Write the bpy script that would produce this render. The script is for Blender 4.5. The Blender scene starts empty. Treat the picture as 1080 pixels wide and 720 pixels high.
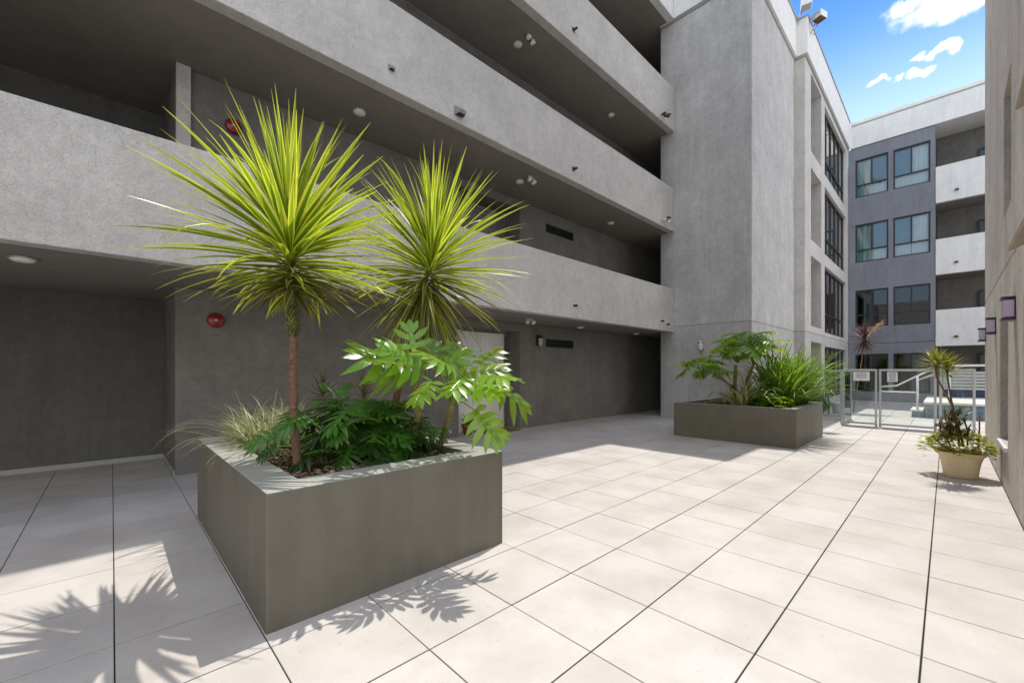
import bpy, math, random
from mathutils import Vector, Matrix

SC = bpy.context.scene
COL = SC.collection
R = math.radians
PI = math.pi

# ------------------------------------------------------------------ camera, sky, sun, exposure
YAW = R(46.2)
cam_d = bpy.data.cameras.new('camera')
cam = bpy.data.objects.new('camera', cam_d)
COL.objects.link(cam)
cam.location = (0, 0, 1.5)
cam.rotation_euler = (R(90), 0, YAW - R(90))
cam_d.sensor_width = 36
cam_d.lens = 36 * 440 / 1080
cam_d.shift_y = 30 / 1080
cam_d.clip_start = 0.02
cam_d.clip_end = 2000
SC.camera = cam

SUN_VEC = Vector((0.395, 0.083, 1.0)).normalized()
SUN_EL = math.asin(SUN_VEC.z)
SUN_AZ = math.atan2(SUN_VEC.x, SUN_VEC.y)
sun_d = bpy.data.lights.new('sun', 'SUN')
sun_d.energy = 2.0
sun_d.angle = R(0.5)
sun_d.color = (1.0, 0.95, 0.88)
sun = bpy.data.objects.new('sun', sun_d)
COL.objects.link(sun)
sun.location = (5, 3, 30)
sun.rotation_euler = SUN_VEC.to_track_quat('Z', 'Y').to_euler()

world = bpy.data.worlds.new('World')
SC.world = world
world.use_nodes = True
wn, wl = world.node_tree.nodes, world.node_tree.links
wn.clear()
w_out = wn.new('ShaderNodeOutputWorld')
w_bg = wn.new('ShaderNodeBackground')
w_bg.inputs['Strength'].default_value = 0.15
sky = wn.new('ShaderNodeTexSky')
sky.sky_type = 'NISHITA'
sky.sun_disc = False
sky.sun_elevation = SUN_EL
sky.sun_rotation = SUN_AZ
sky.altitude = 60
sky.air_density = 1.0
sky.dust_density = 0.6
sky.ozone_density = 1.5
wl.new(w_bg.outputs[0], w_out.inputs[0])

SC.view_settings.view_transform = 'Standard'
SC.view_settings.look = 'None'
SC.view_settings.gamma = 1
SC.view_settings.use_curve_mapping = False
SC.view_settings.exposure = 0.98
SC.cycles.use_denoising = True
SC.cycles.max_bounces = 12
SC.cycles.diffuse_bounces = 6
SC.cycles.transparent_max_bounces = 16
SC.cycles.sample_clamp_indirect = 6


def pix_ray(u, v):
    a = (u - 540) / 440; b = (390 - v) / 440
    c, s = math.cos(YAW), math.sin(YAW)
    return Vector((c + a * s, s - a * c, b))


def at(u, v, d):
    """world point seen at photo pixel (u, v) at depth d metres"""
    return Vector((0, 0, 1.5)) + pix_ray(u, v) * d


FILL_CLOUD0, FILL_CLOUD1 = 0.39, 0.55
# clouds: a few world-fixed puffs in the sky, edges broken by noise
tc = wn.new('ShaderNodeTexCoord')
nz = wn.new('ShaderNodeTexNoise'); nz.inputs['Scale'].default_value = 14; nz.inputs['Detail'].default_value = 7
nz.inputs['Roughness'].default_value = 0.62
wl.new(tc.outputs['Generated'], nz.inputs['Vector'])
nz2 = wn.new('ShaderNodeTexNoise'); nz2.inputs['Scale'].default_value = 30; nz2.inputs['Detail'].default_value = 5
wl.new(tc.outputs['Generated'], nz2.inputs['Vector'])
wob = wn.new('ShaderNodeVectorMath'); wob.operation = 'MULTIPLY_ADD'
wl.new(nz2.outputs['Color'], wob.inputs[0]); wob.inputs[1].default_value = (0.05, 0.05, 0.035)
addv = wn.new('ShaderNodeVectorMath'); addv.operation = 'ADD'
wl.new(tc.outputs['Generated'], wob.inputs[2])
addv.inputs[1].default_value = (-0.025, -0.025, -0.0175)
wl.new(wob.outputs[0], addv.inputs[0])
acc = None
for (u, v, ru, rv, st) in [(1000, -4, 40, 9, 1.15), (952, 8, 22, 6, .95), (1030, -10, 55, 14, 1.25), (994, 53, 12, 4.6, 1.1), (1008, 52, 7, 5.5, 1.0), (973, 58, 5.5, 3, .9),
                           (974, 75, 12, 4.6, 1.05), (948, 79, 6.5, 2.6, .8), (927, 86, 5.5, 2.4, .8), (1062, 45, 12, 5, .9),
                           (560, -150, 160, 60, 1.3)]:
    d = pix_ray(u, v); n = d.length; d.normalize()
    sc_ = 1 / 440 / n
    mp = wn.new('ShaderNodeMapping'); mp.vector_type = 'TEXTURE'
    mp.inputs['Location'].default_value = d
    mp.inputs['Rotation'].default_value = (0, 0, math.atan2(d.y, d.x))
    mp.inputs['Scale'].default_value = (0.5, ru * sc_ * 1.35, rv * sc_ * 1.35)
    wl.new(addv.outputs[0], mp.inputs['Vector'])
    gr = wn.new('ShaderNodeTexGradient'); gr.gradient_type = 'SPHERICAL'
    wl.new(mp.outputs[0], gr.inputs[0])
    mu = wn.new('ShaderNodeMath'); mu.operation = 'MULTIPLY'; mu.inputs[1].default_value = st
    wl.new(gr.outputs['Fac'], mu.inputs[0])
    if acc is None:
        acc = mu
    else:
        mx = wn.new('ShaderNodeMath'); mx.operation = 'MAXIMUM'
        wl.new(acc.outputs[0], mx.inputs[0]); wl.new(mu.outputs[0], mx.inputs[1]); acc = mx
nm = wn.new('ShaderNodeMath'); nm.operation = 'MULTIPLY_ADD'; nm.inputs[1].default_value = 1.3; nm.inputs[2].default_value = -0.68
wl.new(nz.outputs['Fac'], nm.inputs[0])
cs = wn.new('ShaderNodeMath'); cs.operation = 'ADD'
wl.new(acc.outputs[0], cs.inputs[0]); wl.new(nm.outputs[0], cs.inputs[1])
gate_ = wn.new('ShaderNodeMath'); gate_.operation = 'GREATER_THAN'; gate_.inputs[1].default_value = 0.02
wl.new(acc.outputs[0], gate_.inputs[0])
rmp = wn.new('ShaderNodeMapRange'); rmp.interpolation_type = 'SMOOTHSTEP'
rmp.inputs['From Min'].default_value = 0.12; rmp.inputs['From Max'].default_value = 0.95
wl.new(cs.outputs[0], rmp.inputs['Value'])
cf = wn.new('ShaderNodeMath'); cf.operation = 'MULTIPLY'
wl.new(rmp.outputs[0], cf.inputs[0]); wl.new(gate_.outputs[0], cf.inputs[1])
# bright cloud field added out of view to fill the shade, clear in frame
sxyz = wn.new('ShaderNodeSeparateXYZ'); wl.new(tc.outputs['Generated'], sxyz.inputs[0])
zb = wn.new('ShaderNodeMath'); zb.operation = 'ADD'; zb.inputs[1].default_value = 0.25; wl.new(sxyz.outputs[2], zb.inputs[0])
pv = wn.new('ShaderNodeVectorMath'); pv.operation = 'SCALE'
iv = wn.new('ShaderNodeMath'); iv.operation = 'DIVIDE'; iv.inputs[0].default_value = 1.0; wl.new(zb.outputs[0], iv.inputs[1])
wl.new(tc.outputs['Generated'], pv.inputs[0]); wl.new(iv.outputs[0], pv.inputs['Scale'])
cn = wn.new('ShaderNodeTexNoise'); cn.inputs['Scale'].default_value = 1.6; cn.inputs['Detail'].default_value = 8; cn.inputs['Roughness'].default_value = .58
wl.new(pv.outputs[0], cn.inputs['Vector'])
cr_ = wn.new('ShaderNodeMapRange'); cr_.interpolation_type = 'SMOOTHSTEP'; cr_.inputs['From Min'].default_value = FILL_CLOUD0; cr_.inputs['From Max'].default_value = FILL_CLOUD1
wl.new(cn.outputs['Fac'], cr_.inputs['Value'])
up_ = wn.new('ShaderNodeMapRange'); up_.inputs['From Min'].default_value = 0.0; up_.inputs['From Max'].default_value = 0.12
wl.new(sxyz.outputs[2], up_.inputs['Value'])
cl1 = wn.new('ShaderNodeMath'); cl1.operation = 'MULTIPLY'; wl.new(cr_.outputs[0], cl1.inputs[0]); wl.new(up_.outputs[0], cl1.inputs[1])
cm_ = wn.new('ShaderNodeMapping'); cm_.vector_type = 'TEXTURE'
cm_.inputs['Location'].default_value = pix_ray(965, 45).normalized(); cm_.inputs['Scale'].default_value = (.62, .62, .62)
wl.new(tc.outputs['Generated'], cm_.inputs['Vector'])
cg_ = wn.new('ShaderNodeTexGradient'); cg_.gradient_type = 'SPHERICAL'; wl.new(cm_.outputs[0], cg_.inputs[0])
cv = wn.new('ShaderNodeMapRange'); cv.interpolation_type = 'SMOOTHSTEP'; cv.inputs['From Min'].default_value = 0.0; cv.inputs['From Max'].default_value = 0.35
cv.inputs['To Min'].default_value = 1; cv.inputs['To Max'].default_value = 0
wl.new(cg_.outputs['Fac'], cv.inputs['Value'])
cl2 = wn.new('ShaderNodeMath'); cl2.operation = 'MULTIPLY'; wl.new(cl1.outputs[0], cl2.inputs[0]); wl.new(cv.outputs[0], cl2.inputs[1])
c3_ = wn.new('ShaderNodeMapping'); c3_.vector_type = 'TEXTURE'  # second gap in the added clouds, opened for the window reflections
c3_.inputs['Location'].default_value = Vector((-1, .1, .27)).normalized(); c3_.inputs['Scale'].default_value = (.6, .6, .35)
wl.new(tc.outputs['Generated'], c3_.inputs['Vector'])
g3_ = wn.new('ShaderNodeTexGradient'); g3_.gradient_type = 'SPHERICAL'; wl.new(c3_.outputs[0], g3_.inputs[0])
v3_ = wn.new('ShaderNodeMapRange'); v3_.interpolation_type = 'SMOOTHSTEP'; v3_.inputs['From Max'].default_value = 0.4; v3_.inputs['To Min'].default_value = 1; v3_.inputs['To Max'].default_value = 0
wl.new(g3_.outputs['Fac'], v3_.inputs['Value'])
cl3 = wn.new('ShaderNodeMath'); cl3.operation = 'MULTIPLY'; wl.new(cl2.outputs[0], cl3.inputs[0]); wl.new(v3_.outputs[0], cl3.inputs[1]); cl2 = cl3
cmax = wn.new('ShaderNodeMath'); cmax.operation = 'MAXIMUM'; wl.new(cl2.outputs[0], cmax.inputs[0]); wl.new(cf.outputs[0], cmax.inputs[1])
mixc = wn.new('ShaderNodeMixRGB')
mixc.inputs['Color2'].default_value = (7.75, 7.5, 7.15, 1)
wl.new(cmax.outputs[0], mixc.inputs['Fac'])
hs = wn.new('ShaderNodeHueSaturation'); hs.inputs['Hue'].default_value = 0.513; hs.inputs['Saturation'].default_value = 1.6; hs.inputs['Value'].default_value = 0.82
wl.new(sky.outputs[0], hs.inputs['Color'])
hz = wn.new('ShaderNodeMapRange'); hz.interpolation_type = 'SMOOTHSTEP'
hz.inputs['From Min'].default_value = 0.34; hz.inputs['From Max'].default_value = 0.61; hz.inputs['To Min'].default_value = 0.82; hz.inputs['To Max'].default_value = 0.0
wl.new(sxyz.outputs[2], hz.inputs['Value'])
hmix = wn.new('ShaderNodeMixRGB'); hmix.inputs['Color2'].default_value = (3.1, 4.1, 4.8, 1)
wl.new(hz.outputs[0], hmix.inputs['Fac']); wl.new(hs.outputs[0], hmix.inputs['Color1'])
wl.new(hmix.outputs[0], mixc.inputs['Color1'])
wl.new(mixc.outputs[0], w_bg.inputs['Color'])

# ------------------------------------------------------------------ helpers


class MB:
    """collects geometry, then links it as ONE mesh object"""

    def __init__(s):
        s.v, s.f, s.c, s.sm = [], [], [], []

    def add(s, vs, fs, cols=None, smooth=False):
        b = len(s.v)
        s.v += [tuple(p) for p in vs]
        s.f += [tuple(i + b for i in f) for f in fs]
        s.c += cols if cols else [(0, 0, 0, 1)] * len(vs)
        s.sm += [smooth] * len(fs)
        return s

    def box(s, x0, x1, y0, y1, z0, z1, m=None, col=None):
        vs = [Vector((x, y, z)) for z in (z0, z1) for y in (y0, y1) for x in (x0, x1)]
        if m is not None:
            vs = [m @ p for p in vs]
        return s.add(vs, [(0, 2, 3, 1), (4, 5, 7, 6), (0, 1, 5, 4), (2, 6, 7, 3), (0, 4, 6, 2), (1, 3, 7, 5)],
                     [col] * 8 if col else None)

    def tube(s, pts, r, n=8, cap=True, col=None):
        pts = [Vector(p) for p in pts]
        k = len(pts)
        rr = r if isinstance(r, (list, tuple)) else [r] * k
        vs, fs = [], []
        up = Vector((0, 0, 1))
        t0 = (pts[1] - pts[0]).normalized()
        a = t0.cross(up)
        if a.length < 1e-3:
            a = Vector((1, 0, 0))
        a.normalize()
        for i, p in enumerate(pts):
            t = (pts[min(i + 1, k - 1)] - pts[max(i - 1, 0)]).normalized()
            a = (a - t * a.dot(t)).normalized()
            b = t.cross(a)
            for j in range(n):
                q = 2 * PI * j / n
                vs.append(p + (a * math.cos(q) + b * math.sin(q)) * rr[i])
        for i in range(k - 1):
            for j in range(n):
                fs.append((i * n + j, i * n + (j + 1) % n, (i + 1) * n + (j + 1) % n, (i + 1) * n + j))
        if cap:
            fs.append(tuple(range(n))[::-1]); fs.append(tuple(range((k - 1) * n, k * n)))
        return s.add(vs, fs, [col] * len(vs) if col else None, True)

    def lathe(s, prof, m=None, n=24, cap=True):
        """prof: (radius, height) pairs about local z"""
        vs, fs = [], []
        for r, z in prof:
            for j in range(n):
                q = 2 * PI * j / n
                p = Vector((r * math.cos(q), r * math.sin(q), z))
                vs.append(m @ p if m is not None else p)
        for i in range(len(prof) - 1):
            for j in range(n):
                fs.append((i * n + j, i * n + (j + 1) % n, (i + 1) * n + (j + 1) % n, (i + 1) * n + j))
        if cap:
            fs.append(tuple(range(n))[::-1]); fs.append(tuple(range((len(prof) - 1) * n, len(prof) * n)))
        return s.add(vs, fs, None, True)

    def build(s, name, mat, parent=None, bevel=0.0, recalc=False):
        me = bpy.data.meshes.new(name)
        me.from_pydata(s.v, [], s.f)
        me.polygons.foreach_set('use_smooth', s.sm)
        at_ = me.color_attributes.new('Col', 'FLOAT_COLOR', 'POINT')
        at_.data.foreach_set('color', [x for c in s.c for x in c])
        me.materials.append(mat)
        if recalc:
            import bmesh
            bm = bmesh.new(); bm.from_mesh(me)
            bmesh.ops.recalc_face_normals(bm, faces=bm.faces)
            bm.to_mesh(me); bm.free()
        me.update()
        o = bpy.data.objects.new(name, me)
        COL.objects.link(o)
        if parent is not None:
            o.parent = parent
        if bevel:
            md = o.modifiers.new('bevel', 'BEVEL')
            md.width = bevel; md.segments = 2; md.limit_method = 'ANGLE'; md.angle_limit = R(40)
        return o


def tag(o, label=None, cat=None, group=None, kind=None):
    if label: o['label'] = label
    if cat: o['category'] = cat
    if group: o['group'] = group
    if kind: o['kind'] = kind
    return o


def thing(name, label, cat, loc=(0, 0, 0), rotz=0.0, group=None):
    o = bpy.data.objects.new(name, None)
    o.empty_display_size = 0.1
    COL.objects.link(o)
    o.location = loc
    o.rotation_euler = (0, 0, rotz)
    return tag(o, label, cat, group)


def copy_thing(src, loc, rotz=0.0, label=None):
    r = src.copy(); COL.objects.link(r); r.location = loc; r.rotation_euler = (0, 0, rotz)
    if label: r['label'] = label
    for ch in list(src.children):
        c = ch.copy(); COL.objects.link(c); c.parent = r
        for g in list(ch.children):
            d = g.copy(); COL.objects.link(d); d.parent = c
    return r


# ------------------------------------------------------------------ materials
def new_mat(name):
    m = bpy.data.materials.new(name); m.use_nodes = True
    nt = m.node_tree
    return m, nt.nodes, nt.links, nt.nodes['Principled BSDF']


def noise(N, L, vec, scale, detail=4, rough=.55, stretch=None):
    if stretch:
        mp = N.new('ShaderNodeMapping'); mp.inputs['Scale'].default_value = stretch
        L.new(vec, mp.inputs[0]); vec = mp.outputs[0]
    t = N.new('ShaderNodeTexNoise'); t.inputs['Scale'].default_value = scale
    t.inputs['Detail'].default_value = detail; t.inputs['Roughness'].default_value = rough
    L.new(vec, t.inputs['Vector'])
    return t.outputs['Fac']


def ramp(N, L, fac, stops):
    r = N.new('ShaderNodeValToRGB')
    e = r.color_ramp.elements
    e[0].position, e[0].color = stops[0][0], (*stops[0][1], 1)
    e[1].position, e[1].color = stops[-1][0], (*stops[-1][1], 1)
    for p, c in stops[1:-1]:
        x = e.new(p); x.color = (*c, 1)
    L.new(fac, r.inputs[0])
    return r.outputs[0]


def mixrgb(N, L, fac, a, b, mode='MIX'):
    m = N.new('ShaderNodeMixRGB'); m.blend_type = mode
    for k, x in (('Fac', fac), ('Color1', a), ('Color2', b)):
        if isinstance(x, (int, float)): m.inputs[k].default_value = x
        elif isinstance(x, tuple): m.inputs[k].default_value = (*x, 1)
        else: L.new(x, m.inputs[k])
    return m.outputs[0]


def bump(N, L, bsdf, h, strength, dist, normal=None):
    b = N.new('ShaderNodeBump'); b.inputs['Strength'].default_value = strength; b.inputs['Distance'].default_value = dist
    L.new(h, b.inputs['Height'])
    if normal is not None: L.new(normal, b.inputs['Normal'])
    L.new(b.outputs[0], bsdf.inputs['Normal'])
    return b.outputs[0]


def stucco(name, base, var=.16, bumpy=.5, stain=.12, rough=.92):
    m, N, L, B = new_mat(name)
    tc = N.new('ShaderNodeTexCoord').outputs['Object']
    g = noise(N, L, tc, 1.3, 6, .65)
    g2 = noise(N, L, tc, 7, 6, .7)
    g3 = noise(N, L, tc, 95, 3, .6)
    str_ = noise(N, L, tc, 3.0, 4, .6, (1, 1, .18))
    lo = tuple(c * (1 - var) for c in base); hi = tuple(min(1, c * (1 + var)) for c in base)
    c1 = ramp(N, L, g, [(.3, lo), (.7, hi)])
    c2 = ramp(N, L, g2, [(.34, (1 - var * 1.25,) * 3), (.62, (1 + 0 * var,) * 3)])
    c = mixrgb(N, L, 1.0, c1, c2, 'MULTIPLY')
    c4 = ramp(N, L, str_, [(.35, (1 - stain, 1 - stain, 1 - stain * 1.1)), (.6, (1, 1, 1))])
    c = mixrgb(N, L, .8, c, c4, 'MULTIPLY')
    c3 = ramp(N, L, g3, [(.32, (.70, .70, .70)), (.52, (1, 1, 1))])
    c = mixrgb(N, L, .7, c, c3, 'MULTIPLY')
    sc_n = N.new('ShaderNodeTexNoise'); sc_n.inputs['Scale'].default_value = 30; sc_n.inputs['Detail'].default_value = 5
    sc_n.inputs['Roughness'].default_value = .7; sc_n.inputs['Distortion'].default_value = 1.6
    L.new(tc, sc_n.inputs['Vector'])
    c5 = ramp(N, L, sc_n.outputs['Fac'], [(.34, (.66, .66, .655)), (.46, (1, 1, 1)), (.68, (1.06, 1.06, 1.06))])
    c = mixrgb(N, L, min(1, bumpy * .62), c, c5, 'MULTIPLY')
    fine = noise(N, L, tc, 8, 4, .6, (1.6, 1.6, .10))
    c6 = ramp(N, L, fine, [(.36, (1 - stain * .9,) * 3), (.52, (1, 1, 1))])
    c = mixrgb(N, L, .7, c, c6, 'MULTIPLY')
    L.new(c, B.inputs['Base Color'])
    B.inputs['Roughness'].default_value = rough
    B.inputs['Specular IOR Level'].default_value = .25
    big = noise(N, L, tc, 9, 5, .7)
    mid = noise(N, L, tc, 34, 4, .65)
    n1 = N.new('ShaderNodeMath'); n1.operation = 'MULTIPLY_ADD'; n1.inputs[1].default_value = .45
    L.new(mid, n1.inputs[0]); L.new(big, n1.inputs[2])
    n3 = N.new('ShaderNodeMath'); n3.operation = 'MULTIPLY_ADD'; n3.inputs[1].default_value = .6
    L.new(sc_n.outputs['Fac'], n3.inputs[0]); L.new(n1.outputs[0], n3.inputs[2])
    n2 = N.new('ShaderNodeMath'); n2.operation = 'MULTIPLY_ADD'; n2.inputs[1].default_value = .34
    L.new(g3, n2.inputs[0]); L.new(n3.outputs[0], n2.inputs[2])
    bump(N, L, B, n2.outputs[0], bumpy, .022)
    return m


def paint(name, col, rough=.5, spec=.5, metal=0.0, var=.05, bmp=0.0, scale=30):
    m, N, L, B = new_mat(name)
    tc = N.new('ShaderNodeTexCoord').outputs['Object']
    g = noise(N, L, tc, 2.5, 5, .65); h = noise(N, L, tc, scale, 4, .6)
    c = ramp(N, L, g, [(.3, tuple(x * (1 - var) for x in col)), (.7, tuple(min(1, x * (1 + var)) for x in col))])
    L.new(c, B.inputs['Base Color'])
    rr = N.new('ShaderNodeMapRange'); rr.inputs['To Min'].default_value = rough * .85; rr.inputs['To Max'].default_value = min(1, rough * 1.15)
    L.new(h, rr.inputs['Value']); L.new(rr.outputs[0], B.inputs['Roughness'])
    B.inputs['Metallic'].default_value = metal
    B.inputs['Specular IOR Level'].default_value = spec
    if bmp: bump(N, L, B, h, bmp, .01)
    return m


def glass_mat(name, tint, refl=1.0, rough=.0):
    m, N, L, B = new_mat(name)
    N.remove(B)
    out = N['Material Output']
    tr = N.new('ShaderNodeBsdfTransparent'); tr.inputs[0].default_value = (*tint, 1)
    gl = N.new('ShaderNodeBsdfGlossy'); gl.inputs['Roughness'].default_value = rough
    fr = N.new('ShaderNodeFresnel'); fr.inputs[0].default_value = 1.5
    mu = N.new('ShaderNodeMath'); mu.operation = 'MULTIPLY'; mu.inputs[1].default_value = refl; mu.use_clamp = True
    L.new(fr.outputs[0], mu.inputs[0])
    mx = N.new('ShaderNodeMixShader')
    L.new(mu.outputs[0], mx.inputs[0]); L.new(tr.outputs[0], mx.inputs[1]); L.new(gl.outputs[0], mx.inputs[2])
    L.new(mx.outputs[0], out.inputs[0])
    return m


def leaf_mat(name, stops, rand=.35, rough=.38, trans=.35, tcol=(.35, .5, .05), axis='R', tipcol=None, spec=.5, vein=False):
    """Col.R across (0 midrib .. 1 edge), Col.G along, Col.B random per leaf"""
    m, N, L, B = new_mat(name)
    at_ = N.new('ShaderNodeAttribute'); at_.attribute_name = 'Col'
    sp = N.new('ShaderNodeSeparateColor'); L.new(at_.outputs['Color'], sp.inputs[0])
    ax = {'R': 0, 'G': 1, 'B': 2}[axis]
    c = ramp(N, L, sp.outputs[ax], stops)
    if tipcol:
        tf = N.new('ShaderNodeMapRange'); tf.inputs['From Min'].default_value = tipcol[1]; tf.inputs['From Max'].default_value = tipcol[2]
        L.new(sp.outputs[1], tf.inputs['Value'])
        c = mixrgb(N, L, tf.outputs[0], c, tipcol[0])
    v = ramp(N, L, sp.outputs[2], [(0, (1 - rand,) * 3), (1, (1 + rand * .7, 1 + rand * .6, 1 + rand * .2))])
    c = mixrgb(N, L, 1, c, v, 'MULTIPLY')
    L.new(c, B.inputs['Base Color'])
    B.inputs['Roughness'].default_value = rough
    B.inputs['Specular IOR Level'].default_value = spec
    tr = N.new('ShaderNodeBsdfTranslucent')
    tcn = mixrgb(N, L, .55, c, tcol)
    L.new(tcn, tr.inputs[0])
    mx = N.new('ShaderNodeMixShader'); mx.inputs[0].default_value = trans
    L.new(B.outputs[0], mx.inputs[1]); L.new(tr.outputs[0], mx.inputs[2])
    L.new(mx.outputs[0], N['Material Output'].inputs[0])
    return m


M = {}
M['stucco'] = stucco('grey_stucco', (.655, .628, .598), .10, 1.05, .05)
M['stucco_shaded'] = stucco('grey_stucco_shaded', (.242, .225, .203), .14, .8, .08)  # shaded copy of the grey stucco, corridor shade put into its colour
M['recess'] = stucco('recess_shade_stucco', (.15, .14, .127), .12, .5, .12)  # depth of shade in the recess is painted into this wall colour
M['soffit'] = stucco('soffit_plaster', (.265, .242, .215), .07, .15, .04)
M['stucco_tower'] = stucco('tower_stucco', (.61, .597, .585), .12, 1.0, .11)
M['stucco_white'] = stucco('white_stucco', (.82, .81, .795), .05, .3, .08)
M['stucco_blue'] = stucco('blue_grey_stucco', (.235, .245, .278), .07, .3, .10)
M['stucco_right'] = stucco('warm_stucco', (.77, .705, .63), .11, 1.2, .2)
M['stucco_lower'] = stucco('lower_band_stucco', (.555, .538, .518), .10, .8, .12)
M['trim'] = paint('grey_trim', (.36, .36, .34), .7, .3)
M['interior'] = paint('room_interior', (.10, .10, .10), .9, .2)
M['white'] = paint('white_paint', (.72, .71, .69), .5, .4)
M['door_white'] = paint('door_paint', (.88, .865, .83), .45, .4)
M['door_grey'] = paint('door_grey_paint', (.22, .215, .21), .5, .4)
M['reveal'] = paint('door_reveal_paint', (.30, .285, .265), .7, .3)
M['black'] = paint('black_metal', (.025, .025, .027), .4, .5)
M['bronze'] = paint('dark_bronze_frame', (.045, .04, .037), .35, .5, .3)
M['alu'] = paint('aluminium', (.50, .52, .54), .35, .5, .7)
M['steel'] = paint('steel', (.45, .45, .45), .3, .5, .9)
M['red'] = paint('red_enamel', (.24, .010, .012), .3, .6)
def mat_planter(name, col, scuff):
    m, N, L, B = new_mat(name)
    tc = N.new('ShaderNodeTexCoord').outputs['Object']
    a = noise(N, L, tc, 1.8, 6, .7); st = noise(N, L, tc, 7, 4, .6, (1, 1, .12)); sp = noise(N, L, tc, 16, 6, .8); fi = noise(N, L, tc, 120, 3, .6)
    c = ramp(N, L, a, [(.3, tuple(x * .86 for x in col)), (.7, tuple(x * 1.12 for x in col))])
    c = mixrgb(N, L, .6, c, ramp(N, L, st, [(.34, (.80, .80, .79)), (.55, (1, 1, 1))]), 'MULTIPLY')
    k = ramp(N, L, sp, [(.70, (0, 0, 0)), (.76, (scuff,) * 3)])
    c = mixrgb(N, L, k, c, tuple(min(1, x * 2.2) for x in col))
    c = mixrgb(N, L, .6, c, ramp(N, L, fi, [(.34, (.82, .82, .82)), (.52, (1, 1, 1))]), 'MULTIPLY')
    L.new(c, B.inputs['Base Color']); B.inputs['Roughness'].default_value = .58; B.inputs['Specular IOR Level'].default_value = .38
    bump(N, L, B, fi, .35, .006)
    return m


M['planter'] = mat_planter('olive_planter_paint', (.148, .134, .102), .55)
M['planter_rim'] = paint('planter_rim_paint', (.36, .36, .33), .6, .35, 0, .08, .2, 80)
M['lens'] = paint('lamp_lens', (.80, .76, .66), .35, .5)
M['lilac'] = paint('lilac_glass', (.64, .50, .70), .25, .6)
M['terracotta'] = paint('terracotta', (.34, .13, .08), .8, .3, 0, .1, .2)
M['cream_pot'] = paint('cream_pot', (.84, .68, .44), .55, .4, 0, .06)
M['rust'] = paint('rusty_metal', (.14, .075, .045), .85, .2, .2, .35, .4)
M['wood'] = paint('weathered_slats', (.42, .36, .29), .8, .2, 0, .15)
M['mat'] = paint('coir_mat', (.22, .14, .07), .95, .1, 0, .15, .6, 200)
M['coping'] = paint('stone_coping', (.70, .66, .58), .7, .3)
M['navy'] = paint('navy_panel', (.03, .05, .10), .6, .4)
M['sign'] = paint('sign_panel', (.80, .80, .80), .4, .5)
M['print'] = paint('sign_print', (.10, .10, .11), .6, .3)
M['print_red'] = paint('sign_print_red', (.55, .05, .04), .6, .3)
M['glass'] = glass_mat('fence_glass', (.925, .968, .955), 1.0)
M['win_glass'] = glass_mat('window_glass', (.84, .92, .95), 3.6)
M['win_dark'] = glass_mat('dark_window_glass', (.30, .36, .37), 2.2)
M['curtain'] = paint('curtain_white', (.86, .87, .87), .8, .2)
M['reflection_blind'] = paint('sky_reflection_blind', (.12, .30, .44), .7, .3)  # blue of the sky reflected in the panes, painted onto the blinds
M['curtain_teal'] = paint('curtain_teal', (.42, .64, .62), .8, .2)


def mat_tiles():
    m, N, L, B = new_mat('paver_tiles')
    tc = N.new('ShaderNodeTexCoord').outputs['Object']
    at_ = N.new('ShaderNodeAttribute'); at_.attribute_name = 'Col'
    sp = N.new('ShaderNodeSeparateColor'); L.new(at_.outputs['Color'], sp.inputs[0])
    base = ramp(N, L, sp.outputs[0], [(0, (.545, .510, .462)), (.5, (.57, .538, .492)), (1, (.588, .558, .515))])
    g = noise(N, L, tc, 1.6, 6, .62)
    sm = ramp(N, L, g, [(.34, (.80, .785, .77)), (.6, (1, 1, 1))])
    c = mixrgb(N, L, .8, base, sm, 'MULTIPLY')
    f = noise(N, L, tc, 260, 3, .6)
    fs = ramp(N, L, f, [(.34, (.80, .79, .78)), (.5, (1, 1, 1))])
    c = mixrgb(N, L, .7, c, fs, 'MULTIPLY')
    sp2 = noise(N, L, tc, 24, 5, .75)
    s2 = ramp(N, L, sp2, [(.27, (.66, .63, .60)), (.40, (1, 1, 1))])
    c = mixrgb(N, L, .8, c, s2, 'MULTIPLY')
    edge = ramp(N, L, sp.outputs[1], [(0, (1, 1, 1)), (1, (.45, .43, .41))])
    c = mixrgb(N, L, 1, c, edge, 'MULTIPLY')
    L.new(c, B.inputs['Base Color'])
    rr = N.new('ShaderNodeMapRange'); rr.inputs['To Min'].default_value = .42; rr.inputs['To Max'].default_value = .75
    L.new(g, rr.inputs['Value']); L.new(rr.outputs[0], B.inputs['Roughness'])
    B.inputs['Specular IOR Level'].default_value = .35
    bump(N, L, B, f, .12, .004)
    return m


M['tile'] = mat_tiles()
M['joint'] = paint('tile_joint', (.035, .033, .03), .95, .1)
M['concrete'] = paint('concrete_ground', (.42, .41, .39), .9, .2, 0, .12)
M['blue_tile'] = None


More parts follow.
